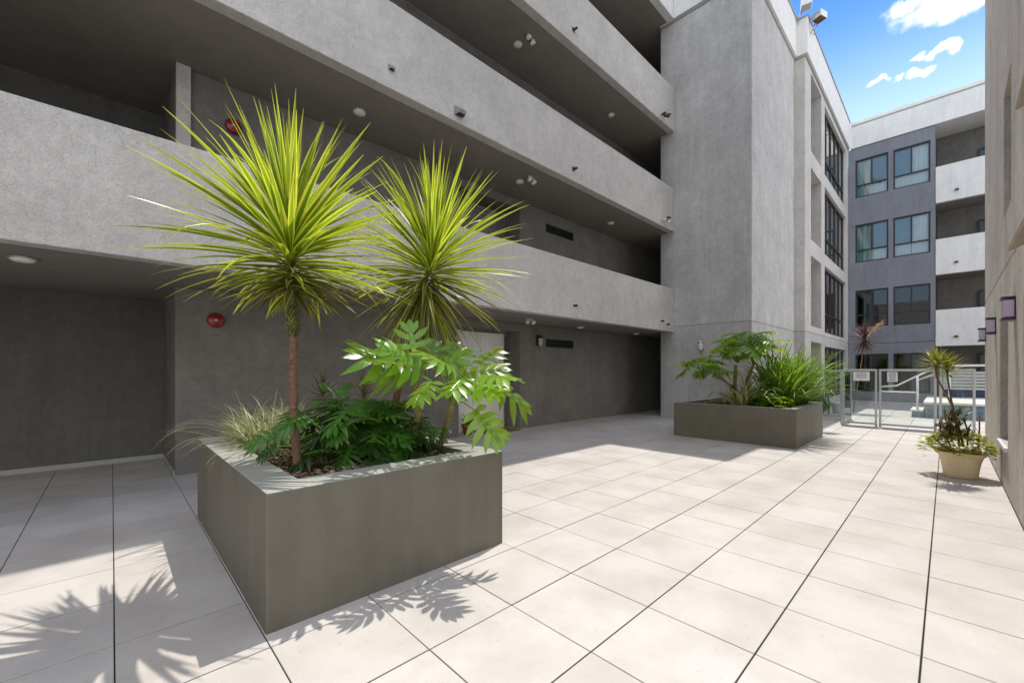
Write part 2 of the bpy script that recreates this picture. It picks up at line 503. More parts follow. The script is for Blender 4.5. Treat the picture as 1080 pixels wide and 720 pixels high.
def mat_bluetile():
    m, N, L, B = new_mat('blue_pool_tile')
    tc = N.new('ShaderNodeTexCoord').outputs['Object']
    mp = N.new('ShaderNodeMapping'); mp.inputs['Rotation'].default_value = (R(90), 0, R(90)); L.new(tc, mp.inputs[0])
    b = N.new('ShaderNodeTexBrick'); b.offset = 0
    b.inputs['Color1'].default_value = (.07, .16, .22, 1); b.inputs['Color2'].default_value = (.20, .27, .32, 1)
    b.inputs['Mortar'].default_value = (.3, .32, .33, 1); b.inputs['Scale'].default_value = 1
    b.inputs['Brick Width'].default_value = .15; b.inputs['Row Height'].default_value = .15; b.inputs['Mortar Size'].default_value = .006
    sx = N.new('ShaderNodeSeparateXYZ'); L.new(tc, sx.inputs[0])
    cx = N.new('ShaderNodeCombineXYZ'); L.new(sx.outputs[1], cx.inputs[0]); L.new(sx.outputs[2], cx.inputs[1])
    L.new(cx.outputs[0], b.inputs['Vector'])
    L.new(b.outputs[0], B.inputs['Base Color']); B.inputs['Roughness'].default_value = .25
    return m


M['blue_tile'] = mat_bluetile()


def mat_soil():
    m, N, L, B = new_mat('bark_mulch')
    tc = N.new('ShaderNodeTexCoord').outputs['Object']
    at_ = N.new('ShaderNodeAttribute'); at_.attribute_name = 'Col'
    sp = N.new('ShaderNodeSeparateColor'); L.new(at_.outputs['Color'], sp.inputs[0])
    n = noise(N, L, tc, 60, 5, .7)
    a = ramp(N, L, n, [(.3, (.03, .02, .014)), (.7, (.13, .085, .055))])
    c = ramp(N, L, sp.outputs[2], [(0, (.06, .035, .022)), (.5, (.22, .14, .09)), (1, (.40, .30, .21))])
    L.new(mixrgb(N, L, sp.outputs[0], a, c), B.inputs['Base Color'])
    B.inputs['Roughness'].default_value = .95
    bump(N, L, B, n, .8, .02)
    return m


M['soil'] = mat_soil()


def mat_bark(name, lo, hi, ring=24):
    m, N, L, B = new_mat(name)
    tc = N.new('ShaderNodeTexCoord').outputs['Object']
    n = noise(N, L, tc, ring, 6, .75, (1, 1, 2.6)); n2 = noise(N, L, tc, 110, 3, .6)
    L.new(ramp(N, L, n, [(.32, lo), (.68, hi)]), B.inputs['Base Color'])
    B.inputs['Roughness'].default_value = .9
    a = N.new('ShaderNodeMath'); a.operation = 'MULTIPLY_ADD'; a.inputs[1].default_value = .3
    L.new(n2, a.inputs[0]); L.new(n, a.inputs[2])
    bump(N, L, B, a.outputs[0], .9, .012)
    return m


M['bark'] = mat_bark('cordyline_bark', (.075, .038, .024), (.27, .145, .085))
M['bark_g'] = mat_bark('philodendron_stem', (.10, .09, .03), (.32, .24, .08), 14)
M['cane'] = mat_bark('brown_cane', (.16, .08, .04), (.40, .22, .11))
M['petiole'] = paint('green_petiole', (.16, .26, .05), .45, .4)
# leaves
M['cordyline'] = leaf_mat('variegated_cordyline_leaf', [(0, (.035, .13, .012)), (.5, (.07, .23, .015)), (.66, (.60, .66, .04)), (1, (.97, .86, .20))], .6, .25, .36, (.85, .98, .05), tipcol=((.42, .25, .08), .93, 1.0))
M['cordyline_dark'] = leaf_mat('old_cordyline_leaf', [(0, (.04, .08, .02)), (.55, (.08, .12, .03)), (.8, (.30, .26, .07)), (1, (.46, .34, .11))], .5, .38, .25, (.4, .32, .04))
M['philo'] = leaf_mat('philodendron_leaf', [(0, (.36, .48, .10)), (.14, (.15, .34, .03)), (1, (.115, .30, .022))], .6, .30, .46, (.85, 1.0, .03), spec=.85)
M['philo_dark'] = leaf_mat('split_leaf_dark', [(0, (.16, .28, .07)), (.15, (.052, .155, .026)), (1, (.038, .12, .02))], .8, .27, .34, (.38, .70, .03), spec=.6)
M['spider'] = leaf_mat('variegated_grass_leaf', [(0, (.16, .24, .07)), (.45, (.20, .27, .08)), (.62, (.58, .56, .34)), (1, (.66, .62, .42))], .3, .4, .28, (.5, .5, .2))
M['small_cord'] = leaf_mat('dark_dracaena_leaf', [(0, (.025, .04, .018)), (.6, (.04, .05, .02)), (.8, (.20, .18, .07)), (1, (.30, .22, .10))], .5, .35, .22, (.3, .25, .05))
M['strap'] = leaf_mat('green_strap_leaf', [(0, (.12, .26, .03)), (1, (.065, .17, .018))], .65, .33, .36, (.55, .8, .04))
M['cream_strap'] = leaf_mat('cream_strap_leaf', [(0, (.20, .26, .09)), (.5, (.25, .28, .1)), (.65, (.58, .52, .26)), (1, (.62, .56, .3))], .25, .4, .25, (.5, .45, .15))
M['red_cord'] = leaf_mat('red_cordyline_leaf', [(0, (.06, .028, .028)), (1, (.13, .055, .045))], .6, .4, .18, (.25, .09, .06))
M['dry_flower'] = leaf_mat('dry_flower', [(0, (.55, .36, .18)), (1, (.6, .4, .2))], .3, .7, .2, (.5, .3, .1))
M['pot_drac'] = leaf_mat('potted_dracaena_leaf', [(0, (.18, .28, .03)), (.5, (.14, .22, .04)), (.75, (.50, .45, .08)), (1, (.55, .48, .12))], .4, .36, .3, (.5, .48, .05))
M['jade'] = leaf_mat('groundcover_leaf', [(0, (.48, .50, .05)), (1, (.36, .44, .04))], .65, .33, .4, (.85, .85, .06))
M['maroon'] = leaf_mat('maroon_leaf', [(0, (.07, .02, .025)), (1, (.05, .015, .02))], .5, .4, .2, (.2, .03, .04))


# ------------------------------------------------------------------ structure builders
def wall_holes(mb, W0, W1, Z0, Z1, t, holes, xf):
    """wall panel in local coords: x along, outward face at y=0, inward to y=t; rectangular openings cut clean through"""
    xs = sorted({W0, W1, *[h[0] for h in holes], *[h[1] for h in holes]})
    zs = sorted({Z0, Z1, *[h[2] for h in holes], *[h[3] for h in holes]})
    xs = [x for x in xs if W0 <= x <= W1]; zs = [z for z in zs if Z0 <= z <= Z1]
    nx, nz_ = len(xs) - 1, len(zs) - 1

    def solid(i, j):
        if i < 0 or j < 0 or i >= nx or j >= nz_: return False
        cx, cz = (xs[i] + xs[i + 1]) / 2, (zs[j] + zs[j + 1]) / 2
        return not any(h[0] < cx < h[1] and h[2] < cz < h[3] for h in holes)
    idx, vs, fs = {}, [], []

    def V(i, y, j):
        k = (i, y, j)
        if k not in idx:
            idx[k] = len(vs); vs.append(xf @ Vector((xs[i], t if y else 0, zs[j])))
        return idx[k]
    for i in range(nx):
        for j in range(nz_):
            if not solid(i, j): continue
            fs.append((V(i, 0, j), V(i + 1, 0, j), V(i + 1, 0, j + 1), V(i, 0, j + 1)))
            fs.append((V(i, 1, j), V(i, 1, j + 1), V(i + 1, 1, j + 1), V(i + 1, 1, j)))
            if not solid(i - 1, j): fs.append((V(i, 0, j), V(i, 0, j + 1), V(i, 1, j + 1), V(i, 1, j)))
            if not solid(i + 1, j): fs.append((V(i + 1, 0, j), V(i + 1, 1, j), V(i + 1, 1, j + 1), V(i + 1, 0, j + 1)))
            if not solid(i, j - 1): fs.append((V(i, 0, j), V(i, 1, j), V(i + 1, 1, j), V(i + 1, 0, j)))
            if not solid(i, j + 1): fs.append((V(i, 0, j + 1), V(i + 1, 0, j + 1), V(i + 1, 1, j + 1), V(i, 1, j + 1)))
    mb.add(vs, fs)


def placed(o, loc, rotz):
    o.location = loc; o.rotation_euler = (0, 0, rotz); return o


def window(parent, loc, rotz, w, h, vbars, hbar, fr=.045, glass='win_glass', curtains=(), mat='bronze', depth=.07, upper_only=True, room=True):
    """local: x to the right seen from outside, y inward, z up; one frame, one sub-part pane per opening and its curtains"""
    f = MB()
    y0, y1 = .0, depth
    f.box(0, w, y0, y1, 0, fr); f.box(0, w, y0, y1, h - fr, h)
    f.box(0, fr, y0, y1, fr, h - fr); f.box(w - fr, w, y0, y1, fr, h - fr)
    zs = [fr] + ([hbar] if hbar else []) + [h - fr]
    if hbar: f.box(fr, w - fr, y0 + .003, y1, hbar - fr / 2, hbar + fr / 2)
    for b in vbars:
        if hbar and upper_only: f.box(b - fr / 2, b + fr / 2, y0 + .006, y1, hbar + fr / 2, h - fr)
        elif hbar:
            f.box(b - fr / 2, b + fr / 2, y0 + .006, y1, hbar + fr / 2, h - fr); f.box(b - fr / 2, b + fr / 2, y0 + .006, y1, fr, hbar - fr / 2)
        else: f.box(b - fr / 2, b + fr / 2, y0 + .006, y1, fr, h - fr)
    o = placed(f.build('window', M[mat], parent), loc, rotz)
    g = MB(); g.add([(fr, depth * .5, fr), (w - fr, depth * .5, fr), (w - fr, depth * .5, h - fr), (fr, depth * .5, h - fr)], [(0, 1, 2, 3)])
    g.build('pane', M[glass], o)
    for (a, b, z0, z1, kind) in curtains:
        cm = MB(); n = max(6, int((b - a) / .035)); vs = []
        for i in range(n + 1):
            x = a + (b - a) * i / n
            y = depth + .05 + .022 * math.sin(i * 1.7) + .01 * math.sin(i * .6)
            vs += [(x, y, z0), (x, y, z1)]
        cm.add(vs, [(2 * i, 2 * i + 2, 2 * i + 3, 2 * i + 1) for i in range(n)], None, True)
        cm.build('curtain', M[kind], o)
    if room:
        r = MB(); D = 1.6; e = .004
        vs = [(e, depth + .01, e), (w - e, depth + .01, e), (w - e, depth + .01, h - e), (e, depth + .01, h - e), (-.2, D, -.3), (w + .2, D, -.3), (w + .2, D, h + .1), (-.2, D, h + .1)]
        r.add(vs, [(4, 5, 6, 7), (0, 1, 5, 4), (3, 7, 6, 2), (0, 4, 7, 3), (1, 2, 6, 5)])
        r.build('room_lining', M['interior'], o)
    return o


XF = lambda loc, rz: Matrix.Translation(loc) @ Matrix.Rotation(rz, 4, 'Z')

# ------------------------------------------------------------------ ground
g = MB(); g.add([(-60, -60, -.03), (120, -60, -.03), (120, 60, -.03), (-60, 60, -.03)], [(0, 1, 2, 3)])
tag(g.build('ground', M['concrete']), kind='structure')
g = MB(); g.add([(-9.95, -.5, -.008), (26.59, -.5, -.008), (26.59, 9.29, -.008), (-9.95, 9.29, -.008)], [(0, 1, 2, 3)])
g.add([(12.02, -7, -.008), (26.59, -7, -.008), (26.59, -.5, -.008), (12.02, -.5, -.008)], [(0, 1, 2, 3)])
g.add([(-9.95, -7, -.008), (2.99, -7, -.008), (2.99, -.5, -.008), (-9.95, -.5, -.008)], [(0, 1, 2, 3)])
tag(g.build('paving_bed', M['joint']), kind='structure')
rng = random.Random(5)
g = MB()
S = .611
for i in range(-21, 41):
    for j in range(-12, 16):
        x0, y0 = 2.454 + S * i, .093 + S * j
        x1, y1 = x0 + S, y0 + S
        x0, x1 = max(x0, -9.95), min(x1, 26.59)
        ymin = -.5 if 3.0 <= x0 < 12.02 else -7
        y0, y1 = max(y0, ymin), min(y1, 9.29)
        if x1 - x0 < .02 or y1 - y0 < .02: continue
        gx, gy = .0027, .0038
        a = (x0 + gx, x1 - gx, y0 + gy, y1 - gy)
        r = rng.random() ** 1.0; z = rng.uniform(-.0007, .0007); b = .0022
        tl = [rng.uniform(-.0005, .0005) for _ in range(4)]
        vs = [(a[0], a[2], -.012), (a[1], a[2], -.012), (a[1], a[3], -.012), (a[0], a[3], -.012),
              (a[0], a[2], z - b), (a[1], a[2], z - b), (a[1], a[3], z - b), (a[0], a[3], z - b),
              (a[0] + b, a[2] + b, z + tl[0]), (a[1] - b, a[2] + b, z + tl[1]), (a[1] - b, a[3] - b, z + tl[2]), (a[0] + b, a[3] - b, z + tl[3])]
        fs = [(8, 9, 10, 11)]
        for p, q in ((0, 4), (4, 8)):
            for k in range(4):
                fs.append((p + k, p + (k + 1) % 4, q + (k + 1) % 4, q + k))
        g.add(vs, fs, [(r, 1, 0, 1)] * 4 + [(r, .6, 0, 1)] * 4 + [(r, 0, 0, 1)] * 4)
tag(g.build('pavement', M['tile']), kind='structure')

# ------------------------------------------------------------------ corridor wing (left)
FL = 3.155
wing = thing('apartment_building', 'long grey stucco wing with stacked open corridors and solid balcony parapets', 'building', (0, 6, 0))
wing_inv = Vector((0, -6, 0))


def part(mb, name, mat, parent, bevel=0.0):
    """part meshes are written in world coordinates; shift them under their thing"""
    o = mb.build(name, mat, parent, bevel)
    o.matrix_parent_inverse = Matrix.Translation(-Vector(parent.location))
    return o


for k in range(3):
    part(MB().box(-10, 12.787, 5.95, 6.15, 2.69 + FL * k, 4.04 + FL * k), 'parapet', M['stucco'], wing, .012)
part(MB().box(-10, 12.70, 5.93, 6.15, 12.5, 13.75), 'roof_parapet', M['stucco_white'], wing, .012)
part(MB().box(-10, 12.70, 5.90, 6.2, 13.753, 13.80), 'roof_coping', M['trim'], wing)
for k in range(3):
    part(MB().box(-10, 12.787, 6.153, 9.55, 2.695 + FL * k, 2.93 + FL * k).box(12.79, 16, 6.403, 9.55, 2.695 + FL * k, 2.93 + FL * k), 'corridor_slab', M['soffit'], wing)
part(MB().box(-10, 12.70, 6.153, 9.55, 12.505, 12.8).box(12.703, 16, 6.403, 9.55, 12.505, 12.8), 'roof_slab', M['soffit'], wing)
NX0, NX1 = 5.63, 7.56
vents = [(8.57, 9.8, 2.12, 2.36)]
for k in range(4):
    z0 = 0 if k == 0 else 2.935 + FL * (k - 1)
    z1 = 2.69 + FL * k if k < 3 else 12.50
    f0 = FL * k
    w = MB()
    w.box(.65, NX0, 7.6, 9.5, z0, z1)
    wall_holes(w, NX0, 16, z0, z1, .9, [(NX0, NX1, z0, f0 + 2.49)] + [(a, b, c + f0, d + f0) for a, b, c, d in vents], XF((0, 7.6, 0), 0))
    part(w, 'corridor_wall', M['stucco_shaded'], wing, .008)
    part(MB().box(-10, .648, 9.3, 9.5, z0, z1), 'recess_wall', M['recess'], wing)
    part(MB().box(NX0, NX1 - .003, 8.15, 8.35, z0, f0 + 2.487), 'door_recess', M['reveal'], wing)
    if k: part(MB().box(.655, .82, 7.52, 7.597, z0, z1), 'pilaster', M['stucco'], wing, .006)
    # vent grille
    vt = MB()
    a, b, c, d = vents[0]; c += f0; d += f0
    vt.box(a, b, 7.68, 7.70, c, d)
    part(vt, 'vent_backing', M['black'], wing)
    vg = MB()
    vg.box(a, b, 7.61, 7.63, c, c + .018).box(a, b, 7.61, 7.63, d - .018, d).box(a, a + .018, 7.61, 7.63, c + .018, d - .018).box(b - .018, b, 7.61, 7.63, c + .018, d - .018)
    n = 26
    for q in range(1, n):
        x = a + (b - a) * q / n
        vg.box(x - .004, x + .004, 7.612, 7.64, c + .018, d - .018)
    part(vg, 'vent', M['black'], wing)
    # double entry door in the recess
    dm, fm = (M['door_white'], M['door_white']) if k == 0 else (M['door_grey'], M['door_grey'])
    fr = MB().box(5.64, 6.06, 8.09, 8.147, f0, f0 + 2.44).box(7.38, 7.46, 8.09, 8.147, f0, f0 + 2.44).box(6.06, 7.38, 8.09, 8.147, f0 + 2.38, f0 + 2.44)
    part(fr, 'door_frame', fm, wing, .004)
    for (xa, xb) in ((6.065, 6.68), (6.69, 7.375)):
        dl = MB()
        st = .09
        dl.box(xa, xb, 8.135, 8.147, f0 + .01, f0 + 2.375)
        dl.box(xa, xa + st, 8.115, 8.134, f0 + .01, f0 + 2.375).box(xb - st, xb, 8.115, 8.134, f0 + .01, f0 + 2.375)
        for (za, zb) in ((.01, .2), (1.0, 1.12), (2.02, 2.08), (2.27, 2.375)):
            dl.box(xa + st, xb - st, 8.115, 8.134, f0 + za, f0 + zb)
        dr = part(dl, 'door', dm, wing, .004)
        if xa > 6.5:
            hn = MB().box(6.72, 6.77, 8.105, 8.114, f0 + .95, f0 + 1.25).tube([(6.745, 8.108, f0 + 1.05), (6.745, 8.055, f0 + 1.05), (6.86, 8.05, f0 + 1.05)], .011, 8)
            h_ = hn.build('door_handle', M['black'], dr); h_.matrix_parent_inverse = dr.matrix_parent_inverse.copy()
            h_.matrix_parent_inverse = Matrix.Identity(4)
part(MB().box(-9.9, .64, 9.285, 9.297, 0, .07).box(.632, .647, 7.6, 9.283, 0, .07), 'baseboard', M['trim'], wing)
part(MB().box(-10.25, -10.003, -.75, 9.55, 0, 9.0), 'unseen_end_wall', M['stucco'], wing)  # unseen wall behind the camera, added for window reflections and bounced light
part(MB().box(15.8, 16, 6.403, 7.597, 0, 12.5), 'passage_end', M['reveal'], wing)

# ------------------------------------------------------------------ stair tower
tower = thing('stair_tower', 'tall windowless grey stucco tower block projecting between corridors and window wall', 'building', (15, 5, 0))
part(MB().box(12.79, 17.46, 3.74, 6.4, 0, 2.845), 'tower_base', M['stucco_lower'], tower, .008)
part(MB().box(12.805, 17.44, 3.755, 6.39, 2.846, 2.869), 'groove', M['trim'], tower)
part(MB().box(12.79, 17.46, 3.74, 6.4, 2.87, 12.44), 'wall', M['stucco_tower'], tower, .01)
part(MB().box(12.76, 17.40, 3.71, 6.398, 12.442, 12.498), 'trim', M['trim'], tower)
part(MB().box(12.705, 17.38, 3.655, 6.398, 12.5, 13.75), 'roof_parapet', M['stucco_white'], tower, .012)
part(MB().box(12.705, 17.36, 3.625, 6.43, 13.753, 13.80), 'roof_coping', M['trim'], tower)

# ------------------------------------------------------------------ window wing
bay = thing('apartment_building', 'pale grey wing with stacked balcony openings and dark curtain windows next to the tower', 'building', (22, 3.4, 0))
holes = []
for k in range(4):
    zb = (0.0, 3.11, 6.27, 9.48)[k]; zt = (2.54, 5.68, 8.87, 12.3)[k]
    holes.append((18.38, 20.22, max(zb, .0), zt))
    holes.append((20.85, 25.95, (.35, 3.02, 6.2, 9.43)[k], (2.46, 5.72, 8.93, 12.2)[k]))
for (z0, z1, mt, nm_) in ((0, 2.845, 'stucco_lower', 'base_wall'), (2.87, 12.44, 'stucco', 'wall')):
    hh = [(a, b, max(c, z0), min(d, z1)) for a, b, c, d in holes if d > z0 + .05 and c < z1 - .05]
    w = MB(); wall_holes(w, 17.463, 26.597, z0, z1, .35, hh, XF((0, 3.43, 0), 0))
    part(w, nm_, M[mt], bay, .008)
part(MB().box(17.48, 18.37, 3.45, 3.76, 2.846, 2.869).box(20.23, 26.59, 3.45, 3.76, 2.846, 2.869).box(18.371, 20.229, 3.45, 3.76, 2.846, 2.869), 'groove', M['trim'], bay)
part(MB().box(17.42, 26.59, 3.38, 3.78, 12.442, 12.498), 'trim', M['trim'], bay)
part(MB().box(17.385, 26.53, 3.34, 3.8, 12.5, 13.75), 'roof_parapet', M['stucco_white'], bay, .012)
part(MB().box(17.363, 26.53, 3.31, 3.83, 13.753, 13.80), 'roof_coping', M['trim'], bay)
part(MB().box(17.5, 26.597, 5.6, 5.8, 0, 13.0), 'back_wall', M['stucco_shaded'], bay)
for k in range(4):
    part(MB().box(17.48, 20.50, 3.785, 5.59, (2.56, 5.70, 8.89, 12.31)[k], (2.66, 5.80, 8.99, 12.41)[k]), 'balcony_soffit', M['soffit'], bay)
    part(MB().box(20.23, 20.50, 3.785, 5.59, (0.001, 2.67, 5.81, 9.0)[k], (2.559, 5.69, 8.88, 12.30)[k]), 'balcony_side_wall', M['stucco'], bay)
    if k:
        part(MB().box(17.48, 20.22, 3.785, 5.59, (0, 3.0, 6.16, 9.37)[k], (0, 3.1, 6.26, 9.47)[k]), 'balcony_floor', M['soffit'], bay)
    z0 = (.35, 3.02, 6.2, 9.43)[k]; z1 = (2.46, 5.72, 8.93, 12.2)[k]
    window(bay, Vector((20.85, 3.53, z0)) - Vector(bay.location), 0, 5.1, z1 - z0, [1.02, 2.04, 3.06, 4.08], .82 if k else None, .07,
           'win_glass' if k > 1 else 'win_dark', [(1.1, 1.9, .1, z1 - z0 - .1, 'curtain_teal')] if k == 2 else [], 'bronze', .1, False)

# ------------------------------------------------------------------ far wing
far = thing('apartment_building', 'blue grey end wing with paired windows and white balcony parapets across the courtyard', 'building', (27, 0, 0))
WZ = [.45, 3.6, 6.79, 9.99]; WT = [2.28, 5.41, 8.65, 11.85]
WY = [(1.93, 3.15), (.52, 1.76)]
holes = [(-yb, -ya, z0, z1) for z0, z1 in zip(WZ, WT) for ya, yb in WY]
for (z0, z1) in ((0, 2.775), (2.795, 12.44)):
    hh = [h for h in holes if h[2] >= z0 - .01 and h[3] <= z1 + .01]
    w = MB(); wall_holes(w, -3.425, -.36, z0, z1, .25, hh, XF((26.6, 0, 0), R(-90)))
    part(w, 'wall', M['stucco_blue'], far, .006)
part(MB().box(26.62, 26.8, .37, 3.42, 2.776, 2.794), 'groove', M['black'], far)
for k in range(4):
    for c_, (ya, yb) in enumerate(WY):
        wd, ht = yb - ya, WT[k] - WZ[k]
        cur = []
        if k == 3:
            cur = [(.05, .35, .05, ht - .05, 'curtain_teal'), (.35, .6, .05, ht - .05, 'curtain'), (.63, wd - .05, .62, ht - .05, 'reflection_blind'), (.5, wd - .05, .05, .58, 'curtain')] if c_ == 0 else [(.65, wd - .05, .05, ht - .05, 'curtain'), (.05, .62, .62, ht - .05, 'reflection_blind'), (.05, .65, .05, .58, 'curtain')]
        elif k == 2:
            cur = [(.05, .6, .05, ht - .05, 'curtain_teal'), (.63, wd - .05, .62, ht - .05, 'reflection_blind'), (.62, wd - .05, .05, .58, 'curtain')] if c_ == 0 else [(.62, wd - .05, .05, ht - .05, 'curtain'), (.05, .6, .05, .58, 'curtain'), (.05, .61, .62, ht - .05, 'reflection_blind')]
        elif k == 1:
            cur = [(.3, .55, .05, ht - .2, 'curtain_teal')] if c_ == 0 else []
        else:
            cur = [] if c_ == 0 else [(.65, wd - .2, .05, ht - .05, 'curtain_teal')]
        window(far, Vector((26.66, yb, WZ[k])) - Vector(far.location), R(-90), wd, ht, [wd * .5], .6 if k else None, .062,
               'win_glass' if k > 1 else 'win_dark', cur, 'black', .08)
BY0, BY1 = -7.5, .355
for k in range(3):
    zb = (2.56, 5.74, 8.94)[k]; zt = (4.17, 7.32, 10.55)[k]
    part(MB().box(26.57, 26.75, BY0, BY1, zb, zt), 'balcony_parapet', M['stucco_white'], far, .01)
    part(MB().box(26.753, 28.6, BY0, BY1, zb + .004, zb + .25), 'balcony_slab', M['soffit'], far)
part(MB().box(26.55, 28.9, BY0, 3.335, 12.47, 13.55), 'roof_parapet', M['stucco_white'], far, .01)
part(MB().box(26.53, 28.9, BY0, 3.305, 13.553, 13.60), 'flashing', M['trim'], far)
part(MB().box(26.52, 28.9, BY0, 3.305, 13.602, 13.74), 'roof_coping', M['white'], far)
part(MB().box(28.3, 28.6, BY0, .36, 0, 12.46), 'balcony_back_wall', M['stucco_shaded'], far)
part(MB().box(26.86, 28.29, .365, .56, 0, 12.46), 'balcony_side_wall', M['stucco_shaded'], far)
part(MB().box(26.6, 28.6, BY0 - .3, BY0 - .003, 0, 13.5).box(28.61, 28.9, BY0 - .3, 6, 0, 12.4), 'unseen_end_wall', M['stucco_shaded'], far)
for k in range(4):
    z0 = (0, 2.83, 6.01, 9.21)[k]
    window(far, Vector((28.2, -.98, z0)) - Vector(far.location), R(-90), 2.0, 2.25, [1.0], None, .06, 'win_dark', [], 'black', .08)

# ------------------------------------------------------------------ right wing
right = thing('apartment_building', 'warm grey rough stucco wing with narrow slit windows and lilac wall lights', 'building', (8, -1, 0))
RX0, RX1 = 3.0, 12.0
lowh = [(x, x + 1.05, .57, 2.2) for x in (5.18, 7.68)]
uph = [(x, x + .93, z, z + 1.55) for x in (7.3,) for z in (3.42, 6.57, 9.73)]
flip = lambda h: (-h[1], -h[0], h[2], h[3])
for (z0, z1, mt, hs_, nm_) in ((0, 2.765, 'stucco_right', lowh, 'base_wall'), (2.785, 12.44, 'stucco_right', uph, 'wall')):
    w = MB(); wall_holes(w, -RX1, -RX0, z0, z1, .3, [flip(h) for h in hs_], XF((0, -.5, 0), R(180)))
    part(w, nm_, M[mt], right, .008)
part(MB().box(RX0 + .01, RX1 - .01, -.78, -.515, 2.766, 2.784), 'groove', M['trim'], right)
part(MB().box(RX0, RX1, -.82, -.44, 12.445, 13.75), 'roof_parapet', M['stucco_white'], right, .012)
part(MB().box(RX1 - .3, RX1, -7, -.803, 0, 12.44), 'unseen_end_wall', M['stucco_right'], right)
part(MB().box(RX0, RX0 + .3, -7, -.803, 0, 12.44), 'unseen_end_wall', M['stucco_right'], right)
part(MB().box(RX0 + .31, RX1 - .31, -7, -6.8, 0, 12.44), 'back_wall', M['stucco_shaded'], right)
part(MB().box(RX0, RX1, -7, -.83, 12.5, 12.7), 'roof_slab', M['soffit'], right)
for h in lowh + uph:
    tall = h[2] < 1
    window(right, Vector((h[1], -.60, h[2])) - Vector(right.location), R(180), h[1] - h[0], h[3] - h[2], [], .54 if tall else .5, .05, 'win_glass', [], 'bronze', .08)
for h in lowh[-1:]:
    part(MB().box(h[0], h[1], -.598, -.47, h[2] - .05, h[2] - .003), 'sill', M['white'], right)


# ------------------------------------------------------------------ planters
def planter_box(name, label, x0, x1, y0, y1, h, rim, soil_z, seed):
    t = thing(name, label, 'planter', ((x0 + x1) / 2, (y0 + y1) / 2, 0), group='raised planters in the courtyard')
    c = Vector(t.location)
    o = MB()
    a0, a1, b0, b1 = x0 - c.x, x1 - c.x, y0 - c.y, y1 - c.y
    vs = []
    for (z, q) in ((0.0, 0), (h, 0), (h, rim), (soil_z - .1, rim)):
        vs += [(a0 + q, b0 + q, z), (a1 - q, b0 + q, z), (a1 - q, b1 - q, z), (a0 + q, b1 - q, z)]
    side = [(k, (k + 1) % 4, 4 + (k + 1) % 4, 4 + k) for k in range(4)]
    inner = [(8 + k, 8 + (k + 1) % 4, 12 + (k + 1) % 4, 12 + k) for k in range(4)]
    o.add(vs, side + [(4 + k, 4 + (k + 1) % 4, 8 + (k + 1) % 4, 8 + k) for k in range(4)] + inner)
    b = o.build('planter_wall', M['planter'], t, .011)
    b.data.materials.append(M['planter_rim'])
    for i in range(4, 8): b.data.polygons[i].material_index = 1
    # soil
    rg = random.Random(seed)
    s = MB(); n = 26
    vs = []
    for i in range(n + 1):
        for j in range(n + 1):
            x = a0 + rim - .002 + (a1 - a0 - 2 * rim + .004) * i / n; y = b0 + rim - .002 + (b1 - b0 - 2 * rim + .004) * j / n
            vs.append((x, y, soil_z + rg.uniform(-.015, .02)))
    s.add(vs, [(i * (n + 1) + j, (i + 1) * (n + 1) + j, (i + 1) * (n + 1) + j + 1, i * (n + 1) + j + 1) for i in range(n) for j in range(n)], None, True)
    for _ in range(1500):
        x = rg.uniform(a0 + rim + .03, a1 - rim - .03); y = rg.uniform(b0 + rim + .03, b1 - rim - .03)
        m = Matrix.Translation((x, y, soil_z + .012 + rg.uniform(0, .012))) @ Matrix.Rotation(rg.uniform(0, 6.3), 4, 'Z') @ Matrix.Rotation(rg.uniform(-.6, .6), 4, 'X') @ Matrix.Rotation(rg.uniform(-.5, .5), 4, 'Y')
        l, w_ = rg.uniform(.008, .03), rg.uniform(.005, .012)
        s.box(-l, l, -w_, w_, -.003, .004, m, (1, 0, rg.random(), 1))
    s.build('soil', M['soil'], t)
    return t


planter_box('planter', 'large square olive planter in the foreground with two spiky palms', .63, 2.45, 2.67, 5.3, .80, .24, .72, 1)
planter_box('planter', 'smaller olive planter near the glass gate, in front of the tower', 9.34, 11.76, 1.97, 4.36, .76, .16, .70, 2)


# ------------------------------------------------------------------ plants
def strap(mb, base, az, el, length, width, droop, rg, nseg=8, fold=.35, wpos=.35, taper=1.0, twist=0.0):
    """one strap leaf: a folded ribbon bending down under its own weight"""
    p = Vector(base); rows = []
    d_el = el
    r = rg.random()
    ds = length / nseg
    side0 = Vector((-math.sin(az), math.cos(az), 0))
    for i in range(nseg + 1):
        t = i / nseg
        d = Vector((math.cos(d_el) * math.cos(az), math.cos(d_el) * math.sin(az), math.sin(d_el)))
        up = side0.cross(d) * -1
        tw = twist * t
        side = side0 * math.cos(tw) + up * math.sin(tw)
        upn = up * math.cos(tw) - side0 * math.sin(tw)
        w = width * (min(1, .45 + .55 * t / wpos) if t < wpos else (1 - ((t - wpos) / (1 - wpos)) ** (1.6 * taper))) * .5
        w = max(w, width * .02)
        rows.append((p.copy(), side, upn, w, t))
        p = p + d * ds
        d_el -= droop * ds / length * (0.35 + 1.3 * t)
    vs, cs = [], []
    for (q, sd, upn, w, t) in rows:
        for a in (-1, -.55, 0, .55, 1):
            vs.append(q + sd * (a * w) + upn * (abs(a) * w * fold))
            cs.append((abs(a), t, r, 1))
    fs = []
    for i in range(nseg):
        for k in range(4):
            fs.append((i * 5 + k, i * 5 + k + 1, (i + 1) * 5 + k + 1, (i + 1) * 5 + k))
    mb.add(vs, fs, cs, True)


